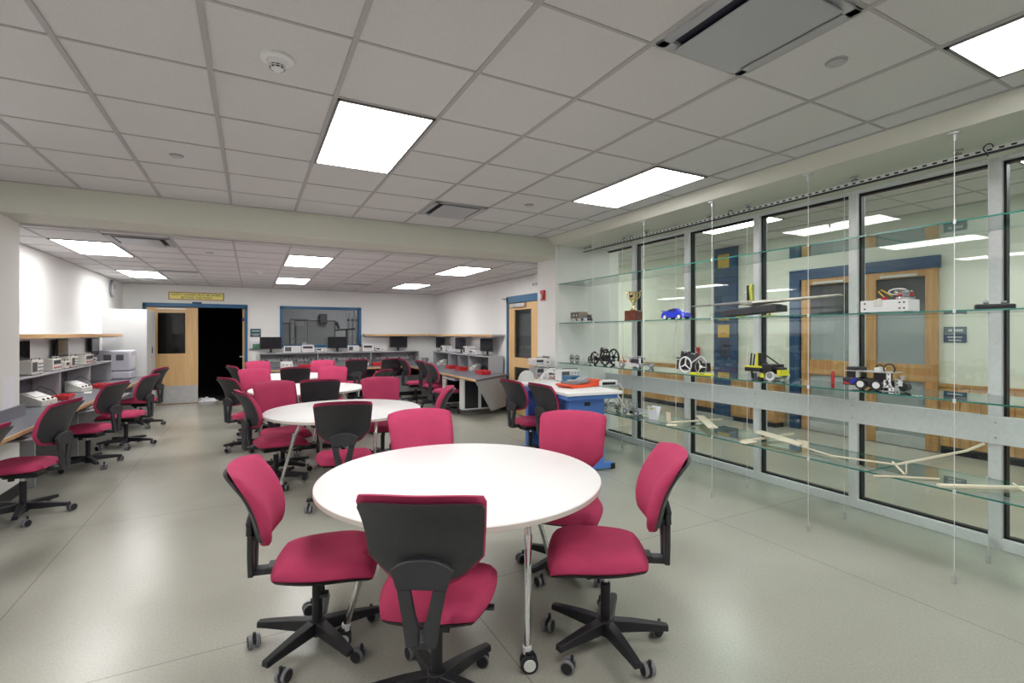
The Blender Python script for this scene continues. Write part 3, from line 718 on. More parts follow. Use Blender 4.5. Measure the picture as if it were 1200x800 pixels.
# ================================================================== ROUND TABLES
def make_table(label):
    t = thing('round_table', label, 'table', group='white round tables in a row')
    R = .785
    M().lathe([(.02, .7155), (R - .006, .7155), (R, .719), (R, .7415), (R - .0035, .745), (.02, .745)], WHITE, n=96).build('tabletop', t, angle=60)
    M().lathe([(R - .0008, .7195), (R + .0022, .7200), (R + .0022, .7405), (R - .0008, .7410)], EDGE, n=96).build('edge_band', t)
    b = M(); b.lathe([(.05, .690), (.09, .692), (.09, .7153), (.05, .7153)], BLACK, n=24)
    for k in range(4):
        a = radians(-84 + 90 * k + 13); b.box((.27 * cos(a), .27 * sin(a), .700), (.50, .045, .028), BLACK, rz=a)
    b.build('under_frame', t, bevel=.003)
    for k in range(4):
        a = radians(-84 + 90 * k); a2 = a + radians(13); lg = M()
        p0 = Vector((.50 * cos(a2), .50 * sin(a2), .698)); p1 = Vector((.645 * cos(a), .645 * sin(a), .095)); pm = p0.lerp(p1, .30) + Vector((.01 * cos(a), .01 * sin(a), .02))
        lg.tube([p0, p0.lerp(pm, .5), pm, p1.lerp(pm, .6), p1.lerp(pm, .25), p1], .0165, CHROME, n=14)
        lg.cyl(pm + Vector((0, 0, .03)), pm.lerp(p1, .5), .020, CHROME, r1=.013, n=14); lg.cyl(p1 + Vector((0, 0, .012)), p1 - Vector((0, 0, .02)), .021, ALU, n=14)
        L = lg.build('leg', t)
        c = M(); cang = radians([-112, -95, -118, -100][k]); ax = Vector((cos(cang), sin(cang), 0)); q = Vector((p1.x, p1.y, .040)) + Vector((cos(a), sin(a), 0)) * .015
        for s in (-1, 1):
            c.cyl(q + ax * s * .007, q + ax * s * .028, .040, BLACK, n=26); c.cyl(q + ax * s * .028, q + ax * s * .032, .028, CAPW, n=22)
        c.cyl(q + Vector((0, 0, .02)), q + Vector((0, 0, .048)), .018, BLACK, n=14)
        c.box(q + Vector((0, 0, .036)) - Vector((cos(a), sin(a), 0)) * .01, (.05, .030, .028), BLACK, rz=a); c.build('caster', L, bevel=.0025)
    return t
TAB = make_table('white round table nearest the camera, with chrome legs on casters'); TAB.location = (1.057, 2.62, 0)
index(TAB)
dup(TAB, (.877, 5.45, 0), radians(8), 'second white round table from the camera')
dup(TAB, (.73, 7.78, 0), radians(-5), 'third white round table from the camera')
dup(TAB, (.60, 10.15, 0), radians(4), 'farthest white round table, mostly hidden by chairs')

# ================================================================== DESKS
def worktop(name, label, poly, edges, zt=.745, th=.032, m=DESK):
    t = thing(name, label, 'desk')
    b = M(); b.prism(poly, m, lambda p: (p[0], p[1], zt - th), lambda p: (p[0], p[1], zt)); b.build('worktop', t, smooth=False)
    for (p, q, mm) in edges:
        p = Vector(p); q = Vector(q); d = (q - p).normalized(); n = Vector((d.y, -d.x)); b = M()
        b.prism([tuple(p), tuple(q), tuple(q + n * .016), tuple(p + n * .016)], mm, lambda r: (r[0], r[1], zt - th - .003), lambda r: (r[0], r[1], zt + .001)); b.build('wood_edge', t, bevel=.004)
    return t
def support(t, lo, hi, m=HUTCH, name='side_panel'): M().b2(lo, hi, m).build(name, t, bevel=.002)
# left desk
LF = -1.675; LE = 11.25
t = worktop('left_desk', 'long grey desk with wood edge along the left wall', [(XL + .003, YB1 + .002), (XC + .004, YB1 + .002), (XC + .004, 2.2), (LF, 2.2), (LF, LE), (XL + .003, LE)], [((LF, 2.2), (LF, LE), NOSE), ], m=DESK)
M().b2((XC + .001, 2.2, .745), (XC + .022, 6.50, .86), DESK).build('backsplash', t, bevel=.003)
for y in (4.6, 6.62, 8.0, 9.45, 11.2): support(t, (XL + .02 if y > 6.42 else XC + .01, y - .012, .001), (LF - .25, y + .012, .712))
def hutch(name, label, origin, rz, L, D, div, backm=HBACK, h0=.746, h1=1.085):
    """local: x along run 0..L, y depth 0 (front) .. D (wall side)"""
    t = thing(name, label, 'hutch shelf', origin, rz)
    M().b2((0, 0, h1 - .022), (L, D, h1), HUTCH).build('top', t, bevel=.002)
    M().b2((0, D - .018, h0), (L, D - .002, h1 - .022), backm).build('back_panel', t)
    for x in [0] + list(div) + [L - .02]: M().b2((x, .002, h0), (x + .02, D - .018, h1 - .022), HUTCH).build('divider', t, bevel=.002)
    return t
HZ = 1.085
yl = [at_x(71, 455, -2.10).y, at_x(106, 445, -2.10).y]
# run along +Y, depth toward -X : rotate +90: local x->+Y, local y->-X
H0 = YB1 + .06; HL = 10.55 - H0
hutch('bench_hutch', 'grey open hutch on the left desk carrying monitors and instruments', (-2.10, H0, 0), pi / 2, HL, .28, [yl[0] - H0, yl[1] - H0])
# rear desk + right desk (one L run kept as two worktops)
RFX = 3.40; BFY = 11.72
t = worktop('rear_desk', 'long grey desk with wood edge under the interior window', [(.12, BFY), (RFX, BFY), (XR - .003, BFY), (XR - .003, YW - .003), (.12, YW - .003)], [((.12, BFY), (RFX - .016, BFY), NOSEX)], m=DESK)
for x in (.16, 1.35, 2.62, 3.86): support(t, (x - .012, BFY + .2, .001), (x + .012, YW - .02, .712))
M().b2((.2, YW - .1, .12), (3.85, YW - .08, .70), HUTCH).build('modesty_panel', t); M().b2((2.66, BFY + .35, .001), (3.84, YW - .12, .10), BLACK).build('plinth', t)
M().b2((2.66, BFY + .3, .10), (3.84, YW - .12, .50), HUTCH).build('cabinet', t, bevel=.004)
t = worktop('right_desk', 'long grey desk with wood edge and slanted end along the right wall', [(RFX, 7.75), (XR - .003, 8.62), (XR - .003, BFY - .001), (RFX, BFY - .001)], [((RFX, BFY - .001), (RFX, 7.75), NOSE)], m=DESK)
# slanted gusset panel beneath the diagonal end
b = M(); d = Vector((XR - RFX, 8.62 - 7.75)).normalized(); A = Vector((RFX + .02, 7.77)); Lg = 1.25
def gp(s, z, o): p = A + d * s + Vector((-d.y, d.x)) * o; return (p.x, p.y, z)
b.prism([(0, .708), (Lg, .708), (Lg, .12), (.62, .12)], HUTCH, lambda p: gp(p[0], p[1], .004), lambda p: gp(p[0], p[1], .03)); b.build('gusset_panel', t, bevel=.002)
for y in (9.02, 10.35, 11.6): support(t, (RFX + .25, y - .012, .001), (XR - .02, y + .012, .712))
M().b2((XR - .08, 8.7, .12), (XR - .06, BFY - .1, .70), HUTCH).build('modesty_panel', t)
# hutch right: faces -X. local x -> -Y (rz=-90), local y -> +X
yr = [at_x(u, 412, 4.11).y for u in (525, 536.5, 548.5)]; H1 = 12.1
hutch('bench_hutch', 'grey open hutch on the right desk with monitors on top', (4.11, H1, 0), -pi / 2, H1 - 8.76, .34, [H1 - y for y in yr], mat('hutch_inner', (.16, .165, .19), .6))
xr = [at_y(u, 412, 12.55).x for u in (304, 372, 434.5, 491)]
hutch('bench_hutch', 'grey open hutch on the rear desk below the interior window', (xr[0], 12.55, 0), 0, xr[3] - xr[0], .34, [xr[1] - xr[0], xr[2] - xr[0]], HUTCH)
# wooden ledges on the wall
def ledge(label, lo, hi, m, cat='shelf'):
    t = thing('ledge_shelf', label, cat, ((lo[0] + hi[0]) / 2, (lo[1] + hi[1]) / 2, lo[2])); c = t.location
    b = M(); b.b2([lo[i] - c[i] for i in range(3)], [hi[i] - c[i] for i in range(3)], HUTCH); b.build('board', t, bevel=.002)
    return t
def nosing(t, lo, hi, m):
    c = t.location; M().b2([lo[i] - c[i] for i in range(3)], [hi[i] - c[i] for i in range(3)], m).build('wood_edge', t, bevel=.003)
def brackets(t, pts, dx, dy):
    c = t.location
    for (x, y) in pts:
        b = M(); b.b2((x - c.x - (.012 if dx == 0 else 0), y - c.y - (.012 if dy == 0 else 0), -.02), (x - c.x + (.012 if dx == 0 else dx), y - c.y + (.012 if dy == 0 else dy), 0), WPL); b.build('bracket', t)
t = ledge('long wood-edged wall ledge above the left desk', (XL + .002, YB1 + .01, 1.49), (-2.09, 11.2, 1.535), NOSE); nosing(t, (-2.09, YB1 + .01, 1.488), (-2.07, 11.2, 1.537), NOSE)
brackets(t, [(XL + .002, y) for y in (7, 8.5, 10, 11)], .25, 0)
t = ledge('wood-edged wall ledge above the right part of the rear desk', (2.50, 12.62, 1.475), (XR - .003, YW - .002, 1.52), NOSEX); nosing(t, (2.50, 12.60, 1.473), (4.17, 12.62, 1.522), NOSEX); brackets(t, [(2.55, 12.64), (3.5, 12.64)], 0, .27)
t = ledge('wood-edged wall ledge above the right desk', (4.19, 8.76, 1.475), (XR - .002, 12.60, 1.52), NOSE); nosing(t, (4.17, 8.76, 1.473), (4.19, 12.60, 1.522), NOSE); brackets(t, [(4.2, y) for y in (9.2, 10.4, 11.6)], .27, 0)

# ================================================================== EQUIPMENT
def monitor(pos, rz, label, w=.42, h=.27, lift=.10, tilt=0, grp='flat black monitors'):
    """screen faces local -Y; pos is base centre on its support"""
    t = thing('monitor', label, 'monitor', pos, rz, grp)
    b = M(); b.b2((-w / 2, -.012, lift), (w / 2, .018, lift + h), BLACK); b.b2((-w / 3, .018, lift + .05), (w / 3, .038, lift + h - .05), BLACK); b.build('case', t, bevel=.004)
    M().b2((-w / 2 + .014, -.0145, lift + .022), (w / 2 - .014, -.012, lift + h - .014), SCREEN).build('screen', t)
    b = M(); b.b2((-.025, .018, .01), (.025, .038, lift + .1), BLACK); b.build('stand', t, bevel=.003)
    b = M(); b.lathe([(.02, .012), (.10, .010), (.105, .002), (.10, 0.0005)], BLACK, n=28); o = b.build('foot', t); o.scale = (1, .75, 1)
    return t
def instrument(pos, rz, label, size, style='scope', body=CREAM, cat='instrument', name=None, grp=None):
    """front faces local -Y"""
    w, d, h = size; nm = name or {'scope': 'oscilloscope', 'psu': 'power_supply', 'gen': 'function_generator', 'meter': 'bench_meter'}[style]
    t = thing(nm, label, cat, pos, rz, grp)
    b = M(); b.b2((-w / 2, -d / 2, .008), (w / 2, d / 2, h), body); b.build('case', t, bevel=.006)
    b = M()
    for x in (-1, 1):
        for y in (-1, 1): b.cyl((x * w * .4, y * d * .4, .0005), (x * w * .4, y * d * .4, .010), .010, BLACK, n=8)
    b.build('feet', t)
    f = -d / 2
    if style == 'scope':
        M().b2((-w * .44, f - .004, h * .22), (-w * .06, f, h * .88), LCD).build('screen', t, bevel=.002)
        b = M()
        for i in range(3):
            for j in range(3): b.cyl((w * (.06 + .15 * i), f, h * (.25 + .25 * j)), (w * (.06 + .15 * i), f - .010, h * (.25 + .25 * j)), .008, GREYP, n=10)
        b.build('knobs', t)
    elif style == 'psu':
        M().b2((-w * .40, f - .004, h * .55), (w * .40, f, h * .88), DARKFACE).build('display', t, bevel=.002)
        b = M()
        for i in range(4): b.cyl((w * (-.33 + .22 * i), f, h * .3), (w * (-.33 + .22 * i), f - .012, h * .3), .010, GREYP if i % 2 else RED, n=10)
        b.build('knobs', t)
    elif style == 'gen':
        M().b2((-w * .42, f - .004, h * .5), (w * .02, f, h * .85), DARKFACE).build('display', t, bevel=.002)
        b = M()
        for i in range(5): b.b2((w * (-.40 + .10 * i) - .005, f - .005, h * .2), (w * (-.40 + .10 * i) + .006, f, h * .36), GREYP)
        b.cyl((w * .3, f, h * .5), (w * .3, f - .014, h * .5), .016, GREYP, n=14); b.build('knobs', t)
    else:
        M().b2((-w * .40, f - .003, h * .45), (w * .25, f, h * .85), LCD).build('display', t)
        b = M(); b.cyl((w * .36, f, h * .6), (w * .36, f - .012, h * .6), .009, GREYP, n=10); b.cyl((w * .36, f, h * .25), (w * .36, f - .01, h * .25), .007, RED, n=10); b.build('knobs', t)
    b = M(); b.tube([(-w * .35, f + .02, h), (-w * .35, f + .02, h + .022), (w * .35, f + .02, h + .022), (w * .35, f + .02, h)], .004, BLACK if style != 'psu' else WPL, n=6); b.build('handle', t)
    return t
# --- left hutch top (instruments face +X => rz = +90)
R90 = pi / 2
HT = HZ + .001
for u, v, l in ((26, 412, 'black monitor beside the left pier, nearly edge-on'), (74, 412, 'black monitor in the middle of the left hutch'), (112, 410, 'black monitor at the far end of the left hutch')):
    p = at_x(u, v, -2.30); monitor((-2.31, max(p.y, H0 + .24), HT), R90, l, w=.44, h=.28)
def on_left(u, X, z): p = at_x(u, 430, X); return (X, p.y, z)
for u, sz, st, l, bd in ((38, (.34, .22, .16), 'scope', 'cream oscilloscope on the left hutch beside the pier', CREAM),
                         (66, (.30, .24, .15), 'psu', 'white power supply with a handle on the left hutch', CREAM),
                         (78.5, (.16, .20, .10), 'meter', 'small white meter next to the handled power supply', CREAM),
                         (87, (.30, .22, .15), 'scope', 'cream oscilloscope behind the middle monitor of the left hutch', CREAM),
                         (104, (.40, .24, .15), 'psu', 'white power supply on the left hutch before the far monitor', CREAM),
                         (110.5, (.22, .20, .09), 'gen', 'small white generator at the foot of the far left monitor', CREAM)):
    p = on_left(u, -2.12, HT)
    instrument((-2.175, p[1] + (.12 if u == 38 else 0), HT), R90, l, (sz[0], .13, sz[2]), st, bd, grp='instruments on the left hutch')
# --- trainer boards, trays on the left desk
ZD = .7465
def trainer(pos, rz, label, grp='sloping white trainer boards', w=.26):
    t = thing('trainer_board', label, 'trainer board', pos, rz, grp)
    b = M(); b.prism([(-.10, .002), (.10, .002), (.10, .15), (-.10, .06)], CREAM, lambda p: (-w / 2, p[0], p[1]), lambda p: (w / 2, p[0], p[1])); b.build('case', t, bevel=.004)
    b = M()
    for i in range(3): b.cyl((-.08 + .08 * i, -.08, .066), (-.08 + .08 * i, -.085, .082), .012, BLACK, n=10)
    b.build('knobs', t)
    b = M(); b.box((0, .02, .118), (w * .75, .10, .012), WPL, rx=.42); b.build('breadboard', t)
    b = M(); b.tube([(.05, .10, .13), (.12, .05, .20), (.20, -.02, .14), (.24, -.10, .012), (.22, -.16, .008)], .004, BLACK, n=6); b.build('lead', t)
    return t
def tray(pos, rz, label, m=RED, grp='red parts trays', L=.26, W=.17, H=.055, cat='tray'):
    t = thing('parts_tray', label, cat, pos, rz, grp)
    b = M(); n = 4; vs = []; fs = []
    o = [(-L / 2 * .88, -W / 2 * .85, .001), (L / 2 * .88, -W / 2 * .85, .001), (L / 2 * .88, W / 2 * .85, .001), (-L / 2 * .88, W / 2 * .85, .001), (-L / 2, -W / 2, H), (L / 2, -W / 2, H), (L / 2, W / 2, H), (-L / 2, W / 2, H),
         (-L / 2 + .012, -W / 2 + .012, H), (L / 2 - .012, -W / 2 + .012, H), (L / 2 - .012, W / 2 - .012, H), (-L / 2 + .012, W / 2 - .012, H), (-L / 2 * .8, -W / 2 * .75, .012), (L / 2 * .8, -W / 2 * .75, .012), (L / 2 * .8, W / 2 * .75, .012), (-L / 2 * .8, W / 2 * .75, .012)]
    fs = [(3, 2, 1, 0), (12, 13, 14, 15)] + [(a + i, a + (i + 1) % 4, a + 4 + (i + 1) % 4, a + 4 + i) for a in (0, 4, 8) for i in range(4)]
    b.add(o, fs, m); b.build('tray', t, bevel=.002)
    b = M(); r = random.Random(int(pos[1] * 100))
    for i in range(7): b.box((r.uniform(-.3, .3) * L, r.uniform(-.25, .25) * W, .02 + .012 * (i % 3)), (r.uniform(.03, .07), .018, .02), r.choice([m, m, GREYP, WPL]), rz=r.uniform(0, 3))
    b.build('parts', t)
    return t
p = at_z(42, 470, ZD); trainer((-2.09, p.y - .45, ZD), R90 - .2, 'sloping white trainer board on the left desk nearest the pier', w=.28)
p = at_z(90, 456, ZD); trainer((-2.10, p.y - .35, ZD), R90 - .2, 'sloping white trainer board farther along the left desk')
p = at_z(68, 468, ZD); tray((p.x + .05, p.y, ZD), R90, 'red parts tray on the left desk nearest the pier')
p = at_z(113, 454, ZD); tray((p.x + .05, p.y, ZD), R90, 'red parts tray farther along the left desk', L=.30)
p = at_z(50, 471, ZD)
for k, (u, v, l) in enumerate(((56, 473, 'grey test probe case lying on the left desk by the red tray'), (103, 460, 'small white card lying on the left desk'))):
    p = at_z(u, v, ZD); t = thing('probe_case', l, 'case', (p.x, p.y, ZD), R90 + .2)
    b = M(); b.b2((-.12, -.04, .0005), (.12, .04, .03 if k == 0 else .006), GREYP if k == 0 else WPL); b.build('shell', t, bevel=.004)
    if k == 0: M().b2((-.10, -.03, .03), (.10, .03, .034), RED).build('lid_strip', t)
def cable_tangle(pos, label, n=6, s=.12, m=BLACK):
    t = thing('cable_tangle', label, 'cables', pos); r = random.Random(int(pos[1] * 31)); b = M()
    for k in range(n):
        pts = []; x, y = r.uniform(-s, s), r.uniform(-s, s)
        for i in range(9): pts.append((x + r.uniform(-s, s) * .5, y + r.uniform(-s, s) * .9, .006 + abs(sin(i * .8)) * r.uniform(.02, .13)))
        sm = []
        for i in range(len(pts) - 1):
            for q in (0, .5): sm.append(Vector(pts[i]).lerp(Vector(pts[i + 1]), q))
        b.tube(sm, .0045, m, n=6)
    b.build('cables', t); return t
for u, l in ((30, 'tangle of black cables under the left hutch at the pier'), (83, 'tangle of black cables under the left hutch at its middle')):
    p = at_x(u, 450, -2.2); cable_tangle((-2.27, p.y + .15, ZD), l, 7, .08)
# --- keyboard trays
def keyboard_tray(pos, rz, label):
    t = thing('keyboard_tray', label, 'keyboard tray', pos, rz, 'keyboard trays under the desks')
    M().b2((-.30, -.16, 0), (.30, .14, .016), GREYP).build('tray', t, bevel=.005)
    b = M(); b.b2((-.20, .09, .016), (-.17, .13, .055), STEEL); b.b2((.17, .09, .016), (.20, .13, .055), STEEL); b.build('rail', t)
    k = thing('keyboard', 'keyboard on ' + label, 'keyboard', (pos[0], pos[1], pos[2] + .0175), rz, 'keyboards on the pull-out trays')
    M().b2((-.22, -.10, 0), (.22, .05, .016), GREYP).build('case', k, bevel=.004)
    b = M()
    for r in range(5):
        for c in range(15): b.b2((-.207 + c * .0277, -.090 + r * .026, .016), (-.207 + c * .0277 + .023, -.090 + r * .026 + .021, .021), HUTCH)
    b.build('keys', k, smooth=False)
for x, y, rz, l in ((LF - .08, 5.75, R90, 'a pull-out tray under the left desk by the pier'), (LF - .06, 7.45, R90, 'a pull-out tray at the second left desk place'), (LF - .06, 8.75, R90, 'a pull-out tray at the third left desk place'),
                    (RFX + .08, 8.93, -R90, 'a pull-out tray under the right desk nearest place'), (RFX + .08, 9.99, -R90, 'a pull-out tray under the right desk far place')):
    keyboard_tray((x, y, .655), rz, l)
# --- computer cases hung under the right desk
for y, l in ((8.52, 'white computer in a holder under the near end of the right desk'), (9.45, 'white computer in a holder under the middle of the right desk')):
    t = thing('computer_case', l, 'computer', (RFX + .38, y, .13), 0, 'computers under the right desk')
    b = M()
    for p, q in (((-.34, -.10, 0), (.30, .10, .02)), ((-.34, -.10, .56), (.30, .10, .58)), ((-.34, -.10, .02), (-.31, .10, .56)), ((.27, -.10, .02), (.30, .10, .56)), ((-.04, -.10, .02), (.02, -.09, .56))): b.b2(p, q, WPL)
    b.build('holder', t, bevel=.002)
    b = M(); b.b2((-.30, -.088, .022), (.26, .09, .50), BLACK); b.build('computer', t, bevel=.004)
# --- big printer on left desk
p = at_z(141, 441, ZD)
t = thing('large_printer', 'bulky pale lilac printer at the far end of the left desk', 'printer', (-2.06, 10.90, ZD), 0)
b = M(); b.b2((-.26, -.22, .002), (.20, .24, .14), LILAC); b.b2((-.26, -.22, .145), (.20, .24, .50), LILAC); b.build('body', t, bevel=.03, seg=3)
b = M()
for x in (-.13, .04):
    b.b2((x - .045, -.226, .33), (x + .06, -.219, .43), GREYP)
    for i in range(6): b.b2((x - .045, -.229, .335 + i * .016), (x + .06, -.226, .343 + i * .016), DARKFACE)
b.build('vent', t)
M().b2((.195, -.15, .18), (.204, .18, .40), WPL).build('front_panel', t, bevel=.004)
# --- tall grey cabinet
t = thing('tall_cabinet', 'tall light grey cabinet between the left desk and the double door', 'cabinet', (-2.07, 11.80, 0))
b = M(); b.b2((-.318, -.48, .05), (.318, .46, 1.99), CABG); b.b2((-.30, -.46, .001), (.29, .44, .05), GASKET); b.build('body', t, bevel=.004)
for s in (-1, 1): M().b2((.319, -.475 if s < 0 else -.008, .07), (.337, -.012 if s < 0 else .455, 1.975), CABG).build('door', t, bevel=.003)
b = M(); b.b2((.337, -.05, 1.15), (.352, -.03, 1.30), CHROME); b.cyl((.337, -.04, 1.08), (.350, -.04, 1.08), .015, CHROME); b.b2((.352, -.045, 1.16), (.362, -.035, 1.27), BLACK); b.build('handle', t)
# --- rear hutch top
for u, l in ((317.5, 'black monitor at the left end of the rear hutch, right of the double door'), (395.5, 'black monitor in the middle of the rear hutch before the interior window'), (467, 'black monitor at the right end of the rear hutch under the ledge')):
    p = at_y(u, 400, 12.72); monitor((p.x, 12.72, HT), 0, l, w=.46, h=.28, lift=.09)
p = at_y(383, 400, 12.8); 
for u, sz, st, l in ((342.5, (.36, .2, .155), 'scope', 'white oscilloscope right of the left rear monitor'), (360.5, (.27, .2, .17), 'psu', 'white power supply left of the two middle instruments on the rear hutch'), (376, (.22, .18, .10), 'gen', 'flat white generator just left of the middle rear monitor'),
                     (414, (.26, .2, .15), 'scope', 'white oscilloscope right of the middle rear monitor'), (430.5, (.25, .2, .17), 'psu', 'white power supply at the left end of the rear ledge'), (444.5, (.20, .18, .10), 'gen', 'flat white generator left of the right rear monitor')):
    p = at_y(u, 410, 12.62); instrument((p.x, 12.66, HT), 0, l, sz, st, WPL, grp='instruments on the rear hutch')
# sockets strip + leads under the rear hutch
for i in range(3):
    x0, x1 = xr[i] + .06, xr[i + 1] - .04
    t = thing('socket_strip', ['row of sockets and clips at the back of the left rear hutch bay', 'row of sockets and clips at the back of the middle rear hutch bay', 'row of sockets and clips at the back of the right rear hutch bay'][i], 'socket strip', ((x0 + x1) / 2, 12.86, .90), 0, 'socket strips in the rear hutch'); w = (x1 - x0) / 2
    M().b2((-w, -.02, -.03), (w, .0, .03), ALU).build('strip', t)
    b = M(); n = 7
    for k in range(n): b.b2((-w + (2 * w) * (k + .5) / n - .03, -.045, -.022), (-w + (2 * w) * (k + .5) / n + .03, -.02, .022), WPL if k % 2 else GREYP)
    b.build('sockets', t, bevel=.002)
    b = M(); r = random.Random(i)
    for k in range(5):
        x = r.uniform(-w + .05, w - .1); b.tube([(x, -.05, .02), (x + .02, -.08, .10), (x + .08, -.10, .11), (x + .10, -.11, 0), (x + .12, -.13, -.09)], .005, BLACK, n=6)
    b.build('leads', t)
for u, v, l, m in ((360, 431, 'red parts tray on the rear desk at its left', RED), (444, 428, 'red parts tray on the rear desk near the right monitor', RED)):
    p = at_z(u, v, ZD); tray((p.x, 12.36, ZD), 0, l, m, L=.34, W=.2, H=.07)
for u, l in ((336, 'white sloping trainer board on the rear desk at its left'), (425, 'white sloping trainer board on the rear desk behind the third table')):
    p = at_y(u, 420, 12.35); trainer((p.x, 12.36, ZD), 0, l)
# --- right hutch top (face -X => rz=-90)
for u, l in ((516, 'black monitor on the right hutch nearest the rear corner'), (539.5, 'black monitor in the middle of the right hutch'), (570, 'black monitor at the near end of the right hutch')):
    p = at_x(u, 405, 4.27); monitor((4.27, p.y, HT), -R90 + .15, l, w=.44, h=.27, lift=.085)
for u, sz, st, l in ((522, (.26, .2, .15), 'scope', 'white oscilloscope after the first monitor from the rear corner'), (527.5, (.20, .2, .08), 'gen', 'flat white generator left of the middle right-hand monitor'), (549, (.26, .2, .17), 'scope', 'white oscilloscope right of the middle right-hand monitor'), (557.5, (.34, .2, .10), 'gen', 'flat white generator before the nearest right-hand monitor')):
    p = at_x(u, 410, 4.2); instrument((4.22, p.y, HT), -R90, l, sz, st, WPL, grp='instruments on the right hutch')
for u, v, l in ((518, 425, 'white sloping trainer board in the far bay of the right hutch'), (556, 431, 'white sloping trainer board in the near bay of the right hutch')):
    p = at_z(u, v, ZD); trainer((4.22, at_x(u, v, 4.22).y, ZD), -R90, l, w=.24)
for u, l in ((529, 'red parts tray on the right desk, farthest from the camera'), (541, 'red parts tray on the right desk, middle of three'), (566, 'red parts tray on the right desk, nearest of three')):
    p = at_x(u, 432, 3.98); tray((3.98, p.y, ZD), R90, l, L=.34 if u == 566 else .26, W=.2, H=.075)
for y, l in ((9.3, 'cables inside the near bay of the right hutch'), (10.6, 'cables inside the middle bays of the right hutch')): cable_tangle((4.3, y, ZD), l, 5, .09)
p = at_z(497, 428, ZD)
t = thing('desk_bin', 'small grey bin on the corner desk between the rear and right hutches', 'bin', (3.98, 12.35, ZD)); M().lathe([(.06, .001), (.09, .16), (.08, .16), (.055, .01)], GREYP, n=20).build('bin', t); M().lathe([(.05, .012), (.075, .14), (.01, .14)], PAPER, n=14).build('contents', t)
# metal legs + bin under rear desk
t = thing('easel_stool', 'small white-legged stool under the rear desk', 'stool', (2.36, 11.98, 0))
M().b2((-.16, -.14, .42), (.16, .14, .45), WPL).build('seat', t, bevel=.004)
for sx in (-1, 1):
    for sy in (-1, 1): b = M(); b.cyl((sx * .12, sy * .10, .42), (sx * .16, sy * .13, .002), .012, WPL, n=10); b.build('leg', t)
t = thing('waste_bin', 'beige waste bin under the rear desk beside the stool', 'bin', (1.92, 12.25, 0)); M().lathe([(.12, .001), (.15, .34), (.14, .34), (.11, .01)], mat('bin_beige', (.35, .32, .25), .6), n=24).build('bin', t); M().lathe([(.153, .33), (.157, .335), (.157, .35), (.153, .355), (.14, .34)], BLACK, n=24).build('rim', t)
# crumpled cloth at the door
p = at_z(241, 470, 0)
t = thing('crumpled_cloth', 'crumpled white cloth on the floor at the open door', 'cloth', (p.x, p.y, 0))
def cr(a, b_): return (a * .22 * (1 + .15 * sin(9 * b_)), b_ * .13 * (1 + .2 * sin(7 * a)), .004 + .07 * max(0, 1 - a * a) * max(0, 1 - b_ * b_) * (1 + .5 * sin(11 * a + 5 * b_)))
M().grid2(18, 12, cr, lambda a, b_: (a * .21, b_ * .12, .001), PAPER).build('cloth', t)

# ================================================================== BLUE WORKBENCH
BZ = .912
t = thing('workbench', 'blue steel workbench with white top beside the glass shelves', 'workbench', (3.36, 5.05, 0), -.105)
W2, L2 = .345, .78
M().b2((-W2, -L2, BZ - .035), (W2, L2, BZ), WHITE).build('worktop', t, bevel=.006)
M().b2((-W2 + .03, -L2 + .05, BZ - .085), (W2 - .03, L2 - .05, BZ - .036), BENCHB).build('apron', t, bevel=.004)
for s in (-1, 1):
    y = s * (L2 - .22)
    M().b2((-.225, y - .045, .08), (.225, y + .045, BZ - .086), BENCHB).build('pedestal', t, bevel=.006)
    M().b2((-W2 + .02, y - .04, .015), (W2 + .01, y + .04, .08), BENCHB).build('foot', t, bevel=.008)
    b = M()
    for q in (-1, 1): b.b2((q * (W2 - .005) - .03, y - .042, .005), (q * (W2 - .005) + .03, y + .042, .07), BLACK)
    b.build('foot_cap', t, bevel=.006)
b = M(); b.b2((-.035, -L2 + .170, .74), (.035, -L2 + .176, .78), BLACK); b.build('slot', t)
M().b2((-.02, -L2 + .27, .25), (.0, L2 - .27, .78), BENCHB).build('modesty_panel', t, bevel=.004)
Z = BZ + .001
def bench(u, v): p = at_z(u, v, Z); return p
p = bench(682, 454)
t = thing('orange_tool_tray', 'orange tray with grey tools at the near end of the workbench', 'tray', (p.x + .02, p.y + .10, Z), .12)
b = M(); b.prism([(-.26, .035), (-.20, .002), (.0, .002), (.24, .012), (.26, .075), (.22, .085), (.02, .03), (-.22, .045)], ORANGE, lambda q: (q[0], -.13, q[1]), lambda q: (q[0], .13, q[1])); b.build('tray', t, bevel=.004)
b = M(); b.box((-.04, .01, .055), (.30, .18, .03), GREYP, ry=-.08); b.box((.08, .03, .085), (.12, .12, .02), HUTCH, ry=-.25, rz=.3); b.box((-.12, -.02, .078), (.08, .10, .02), HUTCH, rz=.5); b.build('tools', t, bevel=.003)
p = bench(714, 452)
t = thing('white_controller', 'white controller box with dark panel at the bench corner', 'controller', (p.x - .03, p.y + .02, Z), -.2)
b = M(); b.b2((-.12, -.06, .002), (.12, .06, .07), WPL); b.build('case', t, bevel=.008); b = M(); b.b2((-.08, -.064, .02), (.09, -.06, .05), BLACK); b.build('panel', t)
b = M(); b.tube([(.11, 0, .03), (.17, -.02, .02), (.205, -.04, -.05), (.20, -.03, -.20), (.21, .02, -.30)], .006, WPL); b.build('lead', t)
p = bench(668, 447); instrument((p.x + .02, p.y + .08, Z), -.10, 'white oscilloscope in the middle of the blue workbench', (.30, .16, .15), 'scope', WPL)
p = bench(679, 444); t = thing('blue_supply', 'small blue box behind the oscilloscope on the workbench', 'box', (3.56, 5.12, Z)); M().b2((-.08, -.10, .001), (.08, .10, .10), BLUE).build('case', t, bevel=.006); M().b2((-.05, -.104, .03), (.05, -.10, .07), BLACK).build('panel', t)
